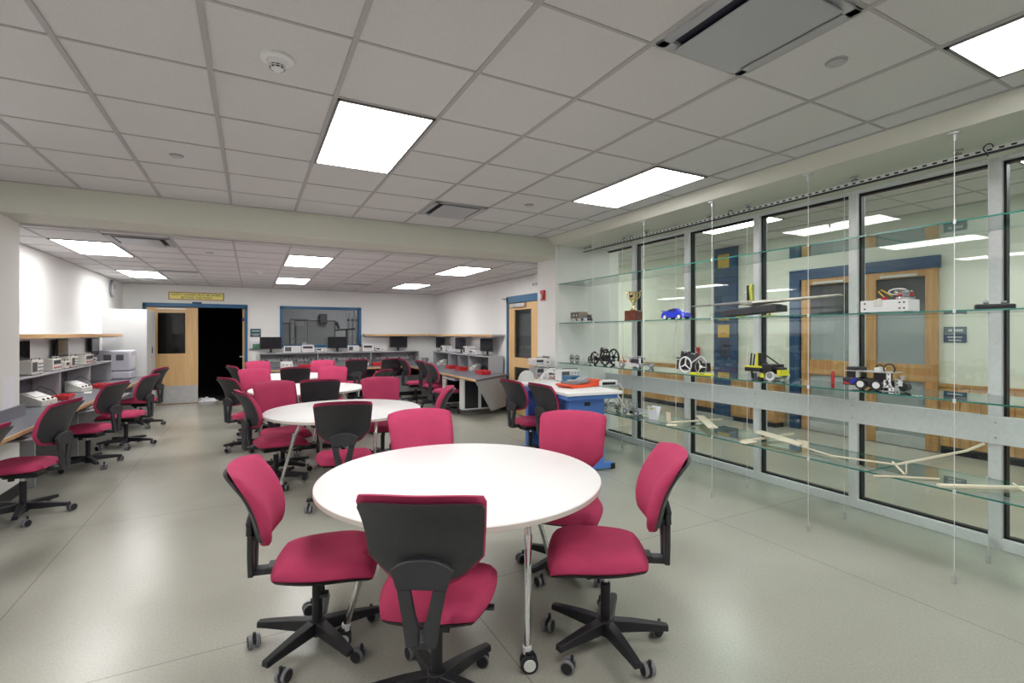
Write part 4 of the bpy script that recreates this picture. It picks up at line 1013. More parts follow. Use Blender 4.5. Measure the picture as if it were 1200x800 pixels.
p = bench(649, 444); t = instrument((p.x, p.y + .07, Z), -.1, 'white bench meter with red leads on the workbench', (.17, .14, .14), 'meter', WPL)
b = M()
for k in range(3): b.tube([(-.05 + .05 * k, -.08, .05), (-.06 + .05 * k, -.13, .03), (-.02 + .05 * k, -.16, .006), (.04 + .03 * k, -.15, .006)], .005, RED, n=6)
b.build('red_leads', t)
p = bench(635, 443); instrument((p.x + .02, p.y + .10, Z), -.1, 'grey power supply on the workbench, lower of two stacked units', (.22, .24, .15), 'psu', HUTCH)
instrument((p.x + .02, p.y + .10, Z + .175), -.1, 'white generator stacked on the grey power supply', (.24, .24, .10), 'gen', WPL)
p = bench(607, 441)
t = thing('white_bag', 'crumpled pale plastic bag at the far end of the workbench', 'bag', (3.24, 5.72, Z))
def bg(s): 
    def f(a, b_):
        q = Vector((a, b_, 0)); k = sqrt(max(0, 1 - .6 * (a * a + b_ * b_) + .1 * a * a * b_ * b_)); r = 1 + .06 * sin(8 * a + 5 * b_)
        return (a * .11 * r * sqrt(1 - b_ * b_ / 2), b_ * .10 * r * sqrt(1 - a * a / 2), .001 + s * .13 * max(0, (1 - max(abs(a), abs(b_)) ** 3)) * r)
    return f
M().grid2(16, 16, bg(1), bg(0), mat('bag', (.60, .63, .60), .4)).build('bag', t)
# exhaust hose draped behind the instruments
t = thing('flexible_hose', 'pale ribbed hose draped behind the bench instruments', 'hose', (3.58, 5.36, Z))
pts = [(-.20 + .04 * i, .24 + .05 * sin(i * .5), .018 + .10 * sin(min(i, 9) / 9 * pi)) for i in range(10)]
M().tube(pts, .016, WPL, n=10).build('hose', t)
# ================================================================== HANGING GLASS SHELVES
LV = [2.245, 1.692, 1.135, .572]          # top surface heights
LN = ['top', 'second', 'third', 'lowest']
SEG = [(3.70, 5.895, 'far'), (1.905, 3.69, 'middle'), (.08, 1.895, 'near')]
SX0, SX1 = 3.85, 4.40
for zi, z in enumerate(LV):
    for (y0, y1, nm) in SEG:
        b = M(); b.b2((SX0, y0, z - .010), (SX1, y1, z), SHELFG)
        # the four long narrow faces are the green cut edges of the glass
        k = b.mi(EDGEG)
        for i, f in enumerate(b.f):
            ns = [b.v[q] for q in f]
            if len({round(p[2], 5) for p in ns}) > 1: b.m[i] = k
        o = b.build('glass_shelf', smooth=False)
        c = Vector(((SX0 + SX1) / 2, (y0 + y1) / 2, z - .005)); o.data.transform(Matrix.Translation(-c)); o.location = c
        tag(o, '%s glass shelf in the %s section of the hanging display' % (LN[zi], nm), 'shelf', 'hanging glass shelves')
ZSOF = 2.79
def rod(x, y, ztop, label):
    t = thing('support_cable', label, 'cable', (x, y, 0), 0, 'steel cables carrying the glass shelves')
    M().cyl((0, 0, .05), (0, 0, ztop - .02), .0022, ALU, n=8).build('cable', t)
    M().lathe([(.004, ztop - .055), (.009, ztop - .05), (.010, ztop - .014), (.034, ztop - .012), (.036, ztop - .001), (.005, ztop - .001)], STEEL, n=20).build('ceiling_mount', t)
    M().lathe([(.011, .001), (.012, .012), (.010, .035), (.011, .037), (.011, .055), (.006, .065), (.004, .085)], STEEL, n=16).build('floor_anchor', t)
    for z in LV:
        if (x < 4): M().cyl((0, 0, z - .018), (0, 0, z + .006), .0075, ALU, n=12).build('clamp', t)
        else: M().cyl((0, 0, z - .018), (0, 0, z + .008), .009, STEEL, n=12).build('clamp', t)
names = ['against the pier wall', 'second from the pier wall', 'third from the pier wall', 'fourth from the pier wall', 'fifth from the pier wall', 'sixth from the pier wall, second nearest the camera', 'nearest the camera, outside the right edge']
for y, l in zip([5.86, 5.06, 4.145, 3.23, 2.32, 1.415, .50], names): rod(3.845, y, ZSOF, 'front shelf cable ' + l)
for y, l in zip([5.88, 5.15, 4.21, 3.27, 2.352, 1.437, .52], names): rod(4.40, y, 2.812, 'rear shelf cable ' + l)

# hanging track with hooks
t = thing('hanging_track', 'slotted metal hanging track along the top of the window wall', 'track', (4.26, 2.9, 2.73))
M().b2((-.016, -5.9, .0), (.016, 2.93, .026), ALU).build('rail', t, bevel=.002)
b = M(); n = 150
for i in range(n): y = -5.85 + i * 8.75 / n; b.b2((-.0175, y, .005), (-.016, y + .026, .017), BLACK)
b.b2((-.012, -5.9, -.012), (.012, 2.93, .0), BLACK); b.build('slots', t, smooth=False)
for y in (5.80, 5.68, 4.95, 4.55, 3.62, 3.15, 2.20, 1.55, .98, .2):
    b = M(); b.b2((-.01, y - 2.9 - .02, .026), (.01, y - 2.9 + .02, .045), GREYP); b.cyl((0, y - 2.9, .04), (0, y - 2.9, .081), .005, GREYP, n=8); b.b2((-.012, y - 2.9 - .028, .055), (.012, y - 2.9 + .028, .080), STEEL); b.build('hanger', t)
for y, l in ((3.33, 'small wire hook on the hanging track above the model plane'), (1.38, 'black wire hook on the hanging track near the right edge'), (4.78, 'small wire hook on the hanging track above the trophy')):
    h = thing('wire_hook', l, 'hook', (4.225, y, 2.705), 0, 'wire hooks on the hanging track')
    pts = [(0, .0, -.02), (0, 0, .02)] + [(0, -.024 * cos(a) , .042 + .026 * sin(a)) for a in [(-40 + 24 * i) * pi / 180 for i in range(11)]]
    pts = [(0, 0, -.01), (0, .012, .02)] + [(0, .024 * cos(a), .045 + .026 * sin(a)) for a in [(-30 + 22 * i) * pi / 180 for i in range(11)]]
    M().tube(pts, .0035, BLACK, n=6).build('wire', h)

# ================================================================== MODELS ON THE SHELVES
ZT = [z + .0008 for z in LV]
def on(u, v, X, lvl): p = at_x(u, v, X); return Vector((X, p.y, ZT[lvl]))
AX = (1, 0, 0)
# toy truck (wood and card)
p = on(683, 377, 4.06, 1)
t = thing('toy_truck', 'small wooden model truck at the far end of the second shelf', 'toy truck', (4.06, p.y, ZT[1]), R90)
# local x runs along +Y after rot 90 ; viewer at -X sees local +y side
BW_ = mat('bare_wood', (.36, .27, .20), .7)
b = M(); b.b2((-.02, -.07, .05), (.20, .07, .15), BW_); b.build('box_body', t, bevel=.003)
b = M(); b.b2((0, .070, .07), (.17, .073, .135), LCD); b.b2((0.02, .073, .085), (.06, .075, .12), HUTCH); b.b2((0.09, .073, .085), (.14, .075, .12), HUTCH); b.build('side_panel', t)
b = M(); b.b2((-.13, -.05, .05), (-.02, .05, .11), GREYP); b.box((-.13, 0, .085), (.08, .08, .012), BW_, ry=.5); b.cyl((-.17, -.03, .06), (-.17, .05, .10), .008, BLACK); b.build('cab', t, bevel=.004)
for x in (-.14, .0, .12):
    for s in (-1, 1): b = M(); b.cyl((x, s * .05, .030), (x, s * .072, .030), .029, WPL, n=18); b.cyl((x, s * .072, .030), (x, s * .076, .030), .012, GREYP, n=10); b.build('wheel', t)
M().b2((-.16, -.045, .028), (.16, .045, .048), BLACK).build('chassis', t)
# trophy
p0 = at_x(730.5, 376, 4.04); p1 = at_x(751.5, 376, 4.04); yc = (p0.y + p1.y) / 2; w = .155
t = thing('trophy', 'gold two-handled trophy cup on a dark wood block on the second shelf', 'trophy', (4.06, yc, ZT[1]), .35)
M().b2((-w / 2, -w / 2, 0), (w / 2, w / 2, .125), WALNUT).build('block', t, bevel=.004)
M().lathe([(.036, .125), (.040, .132), (.024, .145), (.014, .165), (.012, .19), (.022, .20), (.020, .212), (.036, .235), (.050, .275), (.056, .33), (.066, .352), (.062, .352), (.050, .33), (.03, .26), (.004, .245)], GOLD, n=36).build('cup', t)
for s in (-1, 1):
    b = M(); b.tube([(0, s * .046, .262), (0, s * .075, .275), (0, s * .088, .305), (0, s * .082, .335), (0, s * .094, .352), (0, s * .088, .362)], .006, GOLD, n=8); b.build('handle', t)
M().cyl((-.052, 0, .30), (-.057, 0, .302), .022, BLACK, n=20).build('emblem', t)
# blue car
p0 = at_x(779, 375, 4.06); p1 = at_x(806.5, 374, 4.06); yc = (p0.y + p1.y) / 2; L = abs(p1.y - p0.y)
t = thing('toy_car', 'glossy blue model sports car on the second shelf', 'toy car', (4.06, yc, ZT[1]), R90)
prof = [(-.5, .10), (-.49, .20), (-.40, .24), (-.24, .265), (-.10, .36), (.06, .375), (.22, .34), (.36, .28), (.48, .27), (.50, .18), (.49, .10)]
def car(a, b_, sgn=1):
    x = a * .5; zt = 0
    for q, r in zip(prof, prof[1:]):
        if q[0] <= x <= r[0] and r[0] > q[0]: zt = q[1] + (r[1] - q[1]) * (x - q[0]) / (r[0] - q[0])
    zt = zt or .12; hw = .21 * (1 - .18 * abs(a) ** 4)
    sh = 1 if zt < .28 else 1 - (zt - .28) * 2.2
    zz = .07 + (zt - .07) * (max(0, 1 - abs(b_) ** 6)) ** .5
    return (x * L * 1.0, b_ * hw * L * (sh if abs(b_) < .99 else 1), zz * L if sgn else .07 * L)
M().grid2(30, 16, lambda a, b_: car(a, b_), lambda a, b_: (a * .49 * L, b_ * .20 * L, .065 * L), BCAR).build('body', t, angle=70)
b = M()
for s in (-1, 1): b.prism([(-.13, .285), (-.06, .335), (.06, .345), (.18, .315), (.16, .28)], SCREEN, lambda q: (q[0] * L, s * .172 * L, q[1] * L), lambda q: (q[0] * L, s * .150 * L, q[1] * L * 1.02))
b.build('side_windows', t)
for x in (-.30, .30):
    for s in (-1, 1): b = M(); b.cyl((x * L, s * .14 * L, .085 * L), (x * L, s * .205 * L, .085 * L), .085 * L, BLACK, n=22); b.cyl((x * L, s * .205 * L, .085 * L), (x * L, s * .212 * L, .085 * L), .06 * L, WPL, n=18); b.build('wheel', t)
M().b2((.42 * L, -.17 * L, .28 * L), (.49 * L, .17 * L, .30 * L), BCAR).build('spoiler', t)
# model plane: foam wing, fin, black battery box cradle
pl = at_x(805, 359, 4.02); pr = at_x(988, 346, 4.14); pm = at_x(886, 360, 4.06)
t = thing('model_plane', 'long-winged grey and white foam model plane on a black cradle on the second shelf', 'model plane', (4.06, pm.y, ZT[1]))
FOAM = mat('foam', (.58, .55, .50), .7, noise=(20, .25)); DFOAM = mat('grey_foam', (.16, .155, .16), .6, noise=(25, .2))
def wing(y0, y1, z0, z1, c0, c1, m, x0=0, x1=0):
    b = M(); ws = [(-.5, 0), (-.42, .035), (-.2, .06), (.1, .045), (.5, .0), (.1, -.01), (-.3, -.015)]
    n = 10; vs = []; fs = []; k = len(ws)
    for i in range(n + 1):
        s = i / n; c = c0 + (c1 - c0) * s; y = y0 + (y1 - y0) * s; z = z0 + (z1 - z0) * s ** 1.3; x = x0 + (x1 - x0) * s
        vs += [(x + q[0] * c, y, z + q[1] * max(c, .05) * 2.4) for q in ws]
    for i in range(n):
        for j in range(k): fs.append((i * k + j, i * k + (j + 1) % k, (i + 1) * k + (j + 1) % k, (i + 1) * k + j))
    fs += [tuple(range(k)), tuple(range(n * k, n * k + k))]
    b.add(vs, fs, m); return b
zw = .125
wing(.02, pl.y - pm.y, zw, pl.z - ZT[1], .19, .07, DFOAM, 0, .05).build('left_wing', t)
wing(-.02, pr.y - pm.y, zw, pr.z - ZT[1], .19, .08, FOAM, 0, .05).build('right_wing', t)
b = M(); b.lathe([(.004, -.22), (.020, -.19), (.026, -.05), (.024, .12), (.010, .26), (.003, .28)], FOAM, n=16)
b.v = [(v[2], v[0], v[1] + zw) for v in b.v]; b.build('fuselage', t)
yf = at_x(883, 340, 4.06).y - pm.y
b = M(); b.prism([(-.015, .11), (-.04, .11), (-.055, .26), (-.045, .30), (-.02, .30)], mat('lime_foam', (.45, .50, .08), .6), lambda q: (q[0] + .0, yf - .02, q[1]), lambda q: (q[0], yf + .012, q[1])); b.b2((-.062, yf + .010, .12), (-.018, yf + .024, .29), BLACK); b.build('fin', t)
b = M(); b.box((-.02, .02, .055), (.16, .56, .055), SHELL, rx=-.06); b.box((-.02, .02, .088), (.12, .50, .012), DARKFACE, rx=-.06); b.build('cradle', t, bevel=.005)
b = M()
for s in (-.14, .14): b.cyl((-.01, s, .0), (-.01, s, .05), .008, YEL); b.b2((-.06, s - .03, .0), (.06, s + .03, .012), YEL)
b.build('yellow_supports', t)
# white box robot with gears
pa = at_x(1010, 365, 4.0); pb = at_x(1066, 362, 4.0); yc = (pa.y + pb.y) / 2; L = pa.y - pb.y
t = thing('box_robot', 'white box-bodied robot with gears on top on the second shelf', 'robot model', (4.06, yc, ZT[1]), .0)
b = M(); b.b2((-.08, -L / 2, .008), (.08, L / 2, .092), WPL); b.b2((-.084, L * .02, .05), (-.079, L * .20, .098), CREAM); b.build('body', t, bevel=.004)
b = M()
for y in (-.42, -.33, .4): b.cyl((-.080, y * L, .07), (-.083, y * L, .07), .006, BLACK, n=10); b.cyl((-.080, y * L, .03), (-.083, y * L, .03), .006, BLACK, n=10)
b.build('screws', t)
b = M(); b.ring((0, -.10, .105), (0, 0, 1), .05, .006, CHROME); b.ring((0, -.10, .125), (0, 0, 1), .045, .006, RED2); b.ring((-.02, -.06, .15), (.3, .2, 1), .05, .005, WPL); b.cyl((0, -.10, .09), (0, -.10, .16), .012, STEEL); b.cyl((-.04, -.12, .11), (-.04, -.12, .14), .02, GREYP); b.wheel((0, -.09, .145), (.2, 0, 1), .055, .02, CHROME, 6); b.build('gears', t)
b = M(); b.tube([(0, .02, .10), (0, .07, .16), (0, .05, .17), (0, -.02, .12)], .005, mat('yellow_wire', (.7, .45, .05), .5)); b.cyl((0, .03, .092), (0, .03, .115), .02, RED2); b.cyl((.0, .06, .092), (0, .06, .11), .015, STEEL); b.build('wires', t)
b = M(); 
for s in (-1, 1): b.b2((-.06, s * L * .42 - .01, 0), (.06, s * L * .42 + .01, .009), BLACK)
b.build('feet', t)
# small black thing at right edge
t = thing('black_controller', 'small black handheld controller on the second shelf at the right picture edge', 'controller', (4.04, 1.29, ZT[1]), .5)
b = M(); b.b2((-.03, -.09, .0), (.03, .09, .035), BLACK); b.cyl((0, .04, .035), (0, .04, .055), .014, GREYP); b.cyl((0, -.04, .035), (0, -.04, .055), .014, GREYP); b.build('case', t, bevel=.008)

def beam(b, p, q, m, w=.014): b.tube([p, q], w / 2, m, n=4)
def plate_holes(b, c, d, m):
    b.box(c, d, m); L_ = max(d[1], d[2]); n = max(2, int(L_ / .025))
    for i in range(n):
        s = (i + .5) / n - .5; cc = (c[0], c[1] + (d[1] * s if d[1] >= d[2] else 0), c[2] + (d[2] * s if d[2] > d[1] else 0))
        b.cyl((cc[0] - d[0] / 2 - .0008, cc[1], cc[2]), (cc[0] + d[0] / 2 + .0008, cc[1], cc[2]), .005, BLACK, n=8)
# third shelf: pair of small wheels
yc = at_x(674, 424, 4.05).y
t = thing('wheel_set', 'two small black wheels on an axle at the far end of the third shelf', 'wheels', (4.05, yc, ZT[2]))
for y in (.08, -.05): M().wheel((0, y, .052), AX, .052, .02, BLACK, 6).build('wheel', t)
b = M(); b.cyl((-.01, -.12, .03), (-.01, .10, .03), .005, STEEL); b.b2((-.03, -.26, .0), (.03, -.16, .02), STEEL); b.cyl((0, -.20, .02), (0, -.20, .06), .03, STEEL, r1=.008, n=12); b.build('axle', t)
# black big wheel robot
ya, yb_ = at_x(694, 428, 4.05).y, at_x(721, 429, 4.05).y; yc = (ya + yb_) / 2; L = ya - yb_
t = thing('wheeled_robot', 'black robot with a large spoked wheel at the far end of the third shelf', 'robot model', (4.05, yc, ZT[2]))
M().wheel((-.07, -L * .26, .105), AX, .105, .03, BLACK, 6, .22, .16).build('large_wheel', t); M().wheel((.07, -L * .26, .105), AX, .105, .03, BLACK, 6, .22, .16).build('large_wheel', t)
M().wheel((-.06, L * .22, .085), AX, .085, .025, BLACK, 5, .3, .22).build('wheel', t); M().wheel((-.05, L * .45, .055), AX, .05, .02, BLACK, 5, .3, .22).build('wheel', t)
b = M(); b.b2((-.05, -L * .38, .05), (.05, L * .45, .075), SHELL); b.b2((-.04, -L * .1, .075), (.04, L * .22, .13), BLACK); beam(b, (-.05, L * .3, .07), (-.05, -L * .05, .20), SHELL); beam(b, (.05, L * .3, .07), (.05, -L * .05, .20), SHELL); b.build('frame', t, bevel=.002)
b = M(); b.cyl((-.08, L * .02, .135), (-.03, L * .02, .135), .038, CREAM, n=18); b.cyl((-.085, L * .02, .135), (-.08, L * .02, .135), .014, BLACK); b.box((0, -.02, .19), (.07, .08, .05), SHELL, rx=.4); b.box((-.03, -.07, .20), (.03, .05, .035), CREAM, rx=.6); b.build('motor', t, bevel=.002)
# metal robot
yc = at_x(746, 432, 4.07).y
t = thing('metal_robot', 'low robot of metal plates and motors on the third shelf left of the three-spoke one', 'robot model', (4.07, yc, ZT[2]))
b = M(); plate_holes(b, (-.08, 0, .035), (.004, .34, .03), ALU); plate_holes(b, (.08, 0, .035), (.004, .34, .03), ALU); b.b2((-.08, -.14, .05), (.08, .14, .056), STEEL); plate_holes(b, (-.05, .10, .10), (.004, .03, .10), ALU); plate_holes(b, (-.04, -.1, .085), (.004, .03, .08), ALU); b.build('frame', t)
b = M(); b.b2((-.06, -.08, .056), (.03, .04, .10), SHELL); b.cyl((-.05, .06, .11), (.02, .06, .11), .025, STEEL); b.b2((-.04, -.13, .10), (.02, -.05, .125), GREYP); beam(b, (-.05, -.17, .14), (-.05, .16, .125), STEEL); beam(b, (-.05, .16, .06), (-.05, .2, .13), RED2, .01); b.build('electronics', t, bevel=.002)
for y in (-.14, .14):
    for x in (-.1, .1): b = M(); b.cyl((x - .012, y, .032), (x + .012, y, .032), .032, GREYP, n=20); b.cyl((x - .014, y, .032), (x + .014, y, .032), .018, WPL, n=14); b.build('wheel', t)
t = thing('white_cylinder', 'small white cylinder standing left of the metal plate robot', 'cylinder', (4.02, yc + .30, ZT[2])); M().lathe([(.022, .001), (.024, .004), (.024, .055), (.016, .06), (.004, .06)], WPL, n=20).build('body', t); M().lathe([(.010, .06), (.010, .068), (.003, .068)], GREYP, n=12).build('cap', t)
# three-spoke robot
ya, yb_ = at_x(796, 436, 4.03).y, at_x(829, 437, 4.03).y; yc = (ya + yb_) / 2; L = ya - yb_
t = thing('three_spoke_robot', 'black robot with a silver three-spoked wheel on the third shelf', 'robot model', (4.06, yc, ZT[2]))
def spoke3(c, R, m):
    b = M(); b.ring(c, AX, R * .9, R * .09, m, 30, 8)
    for k in range(3): a = R90 + 2 * pi * k / 3 + .1; b.cyl(c, (c[0], c[1] + R * .88 * cos(a), c[2] + R * .88 * sin(a)), R * .10, m, r1=R * .06, n=8)
    return b
spoke3((-.115, L * .06, .088), .086, ALU).build('spoked_wheel', t)
spoke3((.10, L * .06, .088), .086, ALU).build('spoked_wheel', t)
M().wheel((-.09, -L * .42, .075), AX, .073, .02, GREYP, 3, .2, .12, ALU).build('rear_wheel', t)
b = M(); b.b2((-.08, L * .22, .03), (.08, L * .46, .13), BLACK); b.b2((-.07, -L * .30, .03), (.07, L * .24, .10), SHELL); b.b2((-.085, -L * .40, .02), (.06, -L * .18, .11), BLACK)
beam(b, (-.08, L * .40, .02), (-.08, L * .30, .15), ALU); beam(b, (-.08, -L * .05, .10), (-.06, -L * .30, .17), ALU, .02); b.build('body', t, bevel=.004)
b = M()
for k, (y, z, a) in enumerate(((.34, .165, .2), (.10, .16, -.5), (-.04, .15, -.7), (-.16, .14, -.6))):
    d = Vector((0, cos(a + R90), sin(a + R90))); c = Vector((-.03, y * L, z)); b.cyl(c - d * .055, c + d * .055, .032, SHELL, n=14); b.cyl(c + d * .05, c + d * .062, .012, CHROME, n=10)
for (y, z) in ((.48, .15), (-.32, .15), (.20, .205), (-.05, .20)): b.cyl((-.07, y * L, z), (-.04, y * L, z), .010, CHROME, n=10)
b.build('motors', t)
yy = at_x(822, 439, 3.93).y
t = thing('yellow_level', 'yellow bar lying in front of the three-spoke robot', 'bar', (3.93, yy, ZT[2]), .05); b = M(); b.b2((-.02, -.13, 0), (.02, .13, .018), YEL); b.b2((-.021, -.05, .006), (.0, .05, .0185), mat('olive', (.32, .36, .03), .5)); b.build('bar', t, bevel=.003)
# yellow/black robot
ya, yb_ = at_x(878, 443, 4.05).y, at_x(921, 446, 4.05).y; yc = (ya + yb_) / 2; L = ya - yb_
t = thing('yellow_robot', 'yellow and black robot with a tall yellow mast on the third shelf', 'robot model', (4.06, yc, ZT[2]))
b = M(); b.b2((-.09, -.02 * L, .105), (.09, .48 * L, .117), YEL); b.b2((-.095, .02 * L, .07), (.09, .46 * L, .104), BLACK)
b.box((0, -.13 * L, .112), (.17, .30 * L, .055), BLACK, rx=-.0); b.prism([(-.30 * L, .06), (-.02 * L, .06), (-.02 * L, .10), (-.22 * L, .14)], BLACK, lambda q: (-.088, q[0], q[1]), lambda q: (.088, q[0], q[1]))
b.b2((-.07, .06 * L, .02), (.07, .16 * L, .07), CREAM); b.b2((-.08, -.05 * L, .02), (.08, .05 * L, .06), YEL); b.build('body', t, bevel=.003)
b = M(); b.b2((-.02, .20 * L, .117), (.03, .29 * L, .235), YEL); b.prism([(.12 * L, .117), (.32 * L, .117), (.28 * L, .135), (.16 * L, .135)], YEL, lambda q: (-.03, q[0], q[1]), lambda q: (.04, q[0], q[1])); b.b2((-.035, .12 * L, .12), (.0, .20 * L, .235), BLACK); b.build('mast', t, bevel=.003)
b = M(); beam(b, (-.03, .18 * L, .23), (-.05, -.12 * L, .13), BLACK); beam(b, (.03, .18 * L, .23), (.05, -.22 * L, .135), BLACK); beam(b, (-.03, .15 * L, .20), (-.03, .02 * L, .12), BLACK); beam(b, (-.05, .38 * L, .115), (-.03, .39 * L, .23), BLACK); beam(b, (-.03, .34 * L, .115), (-.02, .32 * L, .225), SHELL); b.build('struts', t)
b = M(); b.b2((-.06, -.46 * L, .045), (.06, -.36 * L, .095), YEL); b.b2((-.05, -.42 * L, .095), (.05, -.25 * L, .115), SHELL); b.build('bumper', t, bevel=.003)
for (x, y) in ((-.10, -.27), (.10, -.27)): b = M(); b.cyl((x - .012, y * L, .040), (x + .012, y * L, .040), .038, ALU, n=26); b.cyl((x - .013, y * L, .048), (x + .013, y * L, .048), .028, GREYP, n=20); b.build('wheel', t)
b = M(); b.b2((-.07, .30 * L, .0), (.07, .44 * L, .05), HUTCH); beam(b, (-.085, .27 * L, .07), (-.085, .25 * L, .006), BLACK, .02); beam(b, (.085, .27 * L, .07), (.085, .25 * L, .006), BLACK, .02); b.cyl((-.07, .1 * L, .018), (.07, .1 * L, .018), .016, SHELL); b.b2((-.08, -.2 * L, .004), (.08, -.05 * L, .02), GREYP); b.build('drive_parts', t)
p = on(976, 454, 4.22, 2)
t = thing('red_tube', 'small upright red tube on the third shelf left of the car-bodied robot', 'tube', (4.25, at_x(976, 454, 4.25).y, ZT[2])); M().lathe([(.012, .001), (.013, .004), (.013, .085), (.010, .09), (.003, .09)], RED, n=16).build('body', t); M().lathe([(.008, .09), (.008, .10), (.002, .10)], RED2, n=12).build('cap', t)
# car-bodied robot
ya, yb_ = at_x(989, 455, 4.02).y, at_x(1060, 458, 4.02).y; yc = (ya + yb_) / 2; L = ya - yb_
t = thing('car_robot', 'robot built on a dark blue toy car with girder frame, third shelf', 'robot model', (4.06, yc, ZT[2]))
b = M(); b.prism([(.48 * L, .022), (.49 * L, .075), (.24 * L, .080), (.20 * L, .075), (.10 * L, .078), (-.05 * L, .07), (-.10 * L, .04), (-.10 * L, .022)], SHELL, lambda q: (-.075, q[0], q[1]), lambda q: (.075, q[0], q[1])); b.build('car_body', t, bevel=.008)
b = M(); b.prism([(.30 * L, .030), (.22 * L, .075), (.28 * L, .078), (.34 * L, .05)], BCAR, lambda q: (-.0765, q[0], q[1]), lambda q: (-.07, q[0], q[1])); b.prism([(.33 * L, .03), (.44 * L, .03), (.47 * L, .048), (.36 * L, .035)], RED, lambda q: (-.0765, q[0], q[1]), lambda q: (-.07, q[0], q[1])); b.build('flame_decal', t)
for y in (.14, -.12):
    for x in (-.082, .082): b = M(); b.cyl((x - .014, y * L, .038), (x + .014, y * L, .038), .038, BLACK, n=24); b.cyl((x - .016, y * L, .038), (x + .016, y * L, .038), .024, ALU, n=18); b.build('wheel', t)
b = M(); plate_holes(b, (-.078, -.26 * L, .04), (.004, .03, .08), ALU); plate_holes(b, (-.078, -.17 * L, .03), (.004, .03, .06), ALU); plate_holes(b, (-.078, -.22 * L, .015), (.004, .13, .024), ALU); plate_holes(b, (.078, -.26 * L, .04), (.004, .03, .08), ALU); plate_holes(b, (-.078, -.30 * L, .09), (.004, .025, .09), ALU)
b.b2((-.08, -.34 * L, .128), (.08, .43 * L, .133), STEEL); b.build('girder_frame', t)
b = M(); b.b2((-.06, .22 * L, .08), (.06, .43 * L, .158), BLACK); b.b2((-.065, .20 * L, .082), (-.04, .26 * L, .135), CREAM); b.build('battery_pack', t, bevel=.003)
b = M(); b.b2((-.05, -.22 * L, .07), (.05, -.02 * L, .128), BLACK); b.b2((-.04, -.12 * L, .133), (.04, -.02 * L, .162), WPL); b.build('electronics', t, bevel=.003)
b = M(); b.tube([(0, .02 * L, .14), (0, -.02 * L, .175), (0, -.08 * L, .185), (0, -.12 * L, .17)], .005, BLACK, n=6); b.ring((0, -.22 * L, .155), AX, .035, .005, BLACK, 20, 6); b.tube([(-.07, -.30 * L, .05), (-.07, -.38 * L, .02), (-.06, -.42 * L, .03)], .005, STEEL, n=6); b.build('hoses', t)
b = M(); b.cyl((-.02, -.46 * L, .034), (.03, -.46 * L, .034), .030, BLACK, n=20); b.b2((-.035, -.45 * L, .04), (-.015, -.40 * L, .085), ALU); b.cyl((-.02, -.44 * L, .085), (-.02, -.44 * L, .115), .018, CHROME, n=12); b.build('castor', t)
# ---- lowest shelf
yc = at_x(722, 481, 4.1).y
t = thing('frame_robot', 'metal frame on small black wheels on the lowest shelf behind the bench', 'robot model', (4.08, yc, ZT[3]))
b = M(); beam(b, (-.05, .12, .05), (-.05, .0, .19), ALU); beam(b, (-.05, -.12, .06), (-.05, .0, .19), ALU); beam(b, (-.05, -.12, .06), (-.05, .12, .05), STEEL); beam(b, (.05, .12, .05), (.05, 0, .19), ALU); beam(b, (.05, -.12, .06), (.05, 0, .19), ALU); b.b2((-.05, -.05, .08), (.05, .05, .10), STEEL); b.build('frame', t)
for y in (.12, -.11): M().wheel((-.06, y, .040), AX, .040, .02, BLACK, 5).build('wheel', t)
M().wheel((.06, 0, .04), AX, .040, .02, BLACK, 5).build('wheel', t)
yc = at_x(746, 490, 4.08).y
t = thing('gear_robot', 'metal robot full of gears on the lowest shelf left of the white card', 'robot model', (4.08, yc, ZT[3]))
b = M(); plate_holes(b, (-.07, 0, .05), (.004, .26, .03), ALU); plate_holes(b, (.07, 0, .05), (.004, .26, .03), ALU); plate_holes(b, (-.07, .10, .11), (.004, .03, .12), ALU); plate_holes(b, (-.05, -.06, .10), (.004, .03, .12), STEEL); b.b2((-.07, -.12, .02), (.07, .12, .03), STEEL); b.build('frame', t)
b = M(); b.wheel((-.08, .03, .10), AX, .045, .015, STEEL, 8); b.wheel((-.085, -.05, .07), AX, .035, .015, GREYP, 8); b.wheel((-.06, .0, .15), AX, .03, .015, CHROME, 6); b.build('gears', t)
for y in (-.1, .1): b = M(); b.cyl((-.10, y, .035), (-.08, y, .035), .035, GREYP, n=20); b.cyl((-.102, y, .035), (-.078, y, .035), .02, ALU, n=12); b.build('wheel', t)
b = M(); b.cyl((-.10, 0, .034), (.0, 0, .034), .018, BLACK); b.build('motor', t)
yc = at_x(763, 489, 3.98).y
t = thing('display_card', 'white folded card standing on the lowest shelf beside the gear robot', 'card', (4.0, yc, ZT[3]), .15)
b = M(); b.box((0, 0, .075), (.003, .12, .155), PAPER, ry=-.18); b.box((.045, 0, .075), (.003, .12, .155), PAPER, ry=.40); b.build('card', t); b = M(); b.box((-.0175, 0, .125), (.002, .06, .012), YEL, ry=-.18); b.build('stripe', t)

def glider(name, label, fpts, parts, r=.012):
    """balsa glider: fuselage polyline + list of (name, (p,q), chord, thick)"""
    c = Vector(fpts[0]); t = thing(name, label, 'model glider', c)
    b = M(); b.tube([Vector(p) - c for p in fpts], r, BALSA, n=6); b.build('fuselage', t)
    for nm, p, q, ch, th in parts:
        p = Vector(p) - c; q = Vector(q) - c; d = (q - p).normalized(); n = d.cross(Vector((0, 0, 1))).normalized()
        if abs(d.z) > .8: n = Vector((0, 1, 0))
        up = n.cross(d).normalized(); b = M()
        vs = [a + n * (s * ch / 2) + up * (w * th / 2) for a in (p, q) for s, w in ((-1, -1), (1, -1), (1, .2), (.2, 1), (-1, .6))]
        fs = [(0, 1, 2, 3, 4), (9, 8, 7, 6, 5)] + [(i, (i + 1) % 5, 5 + (i + 1) % 5, 5 + i) for i in range(5)]
        b.add(vs, fs, BALSA); b.build(nm, t)
    return t
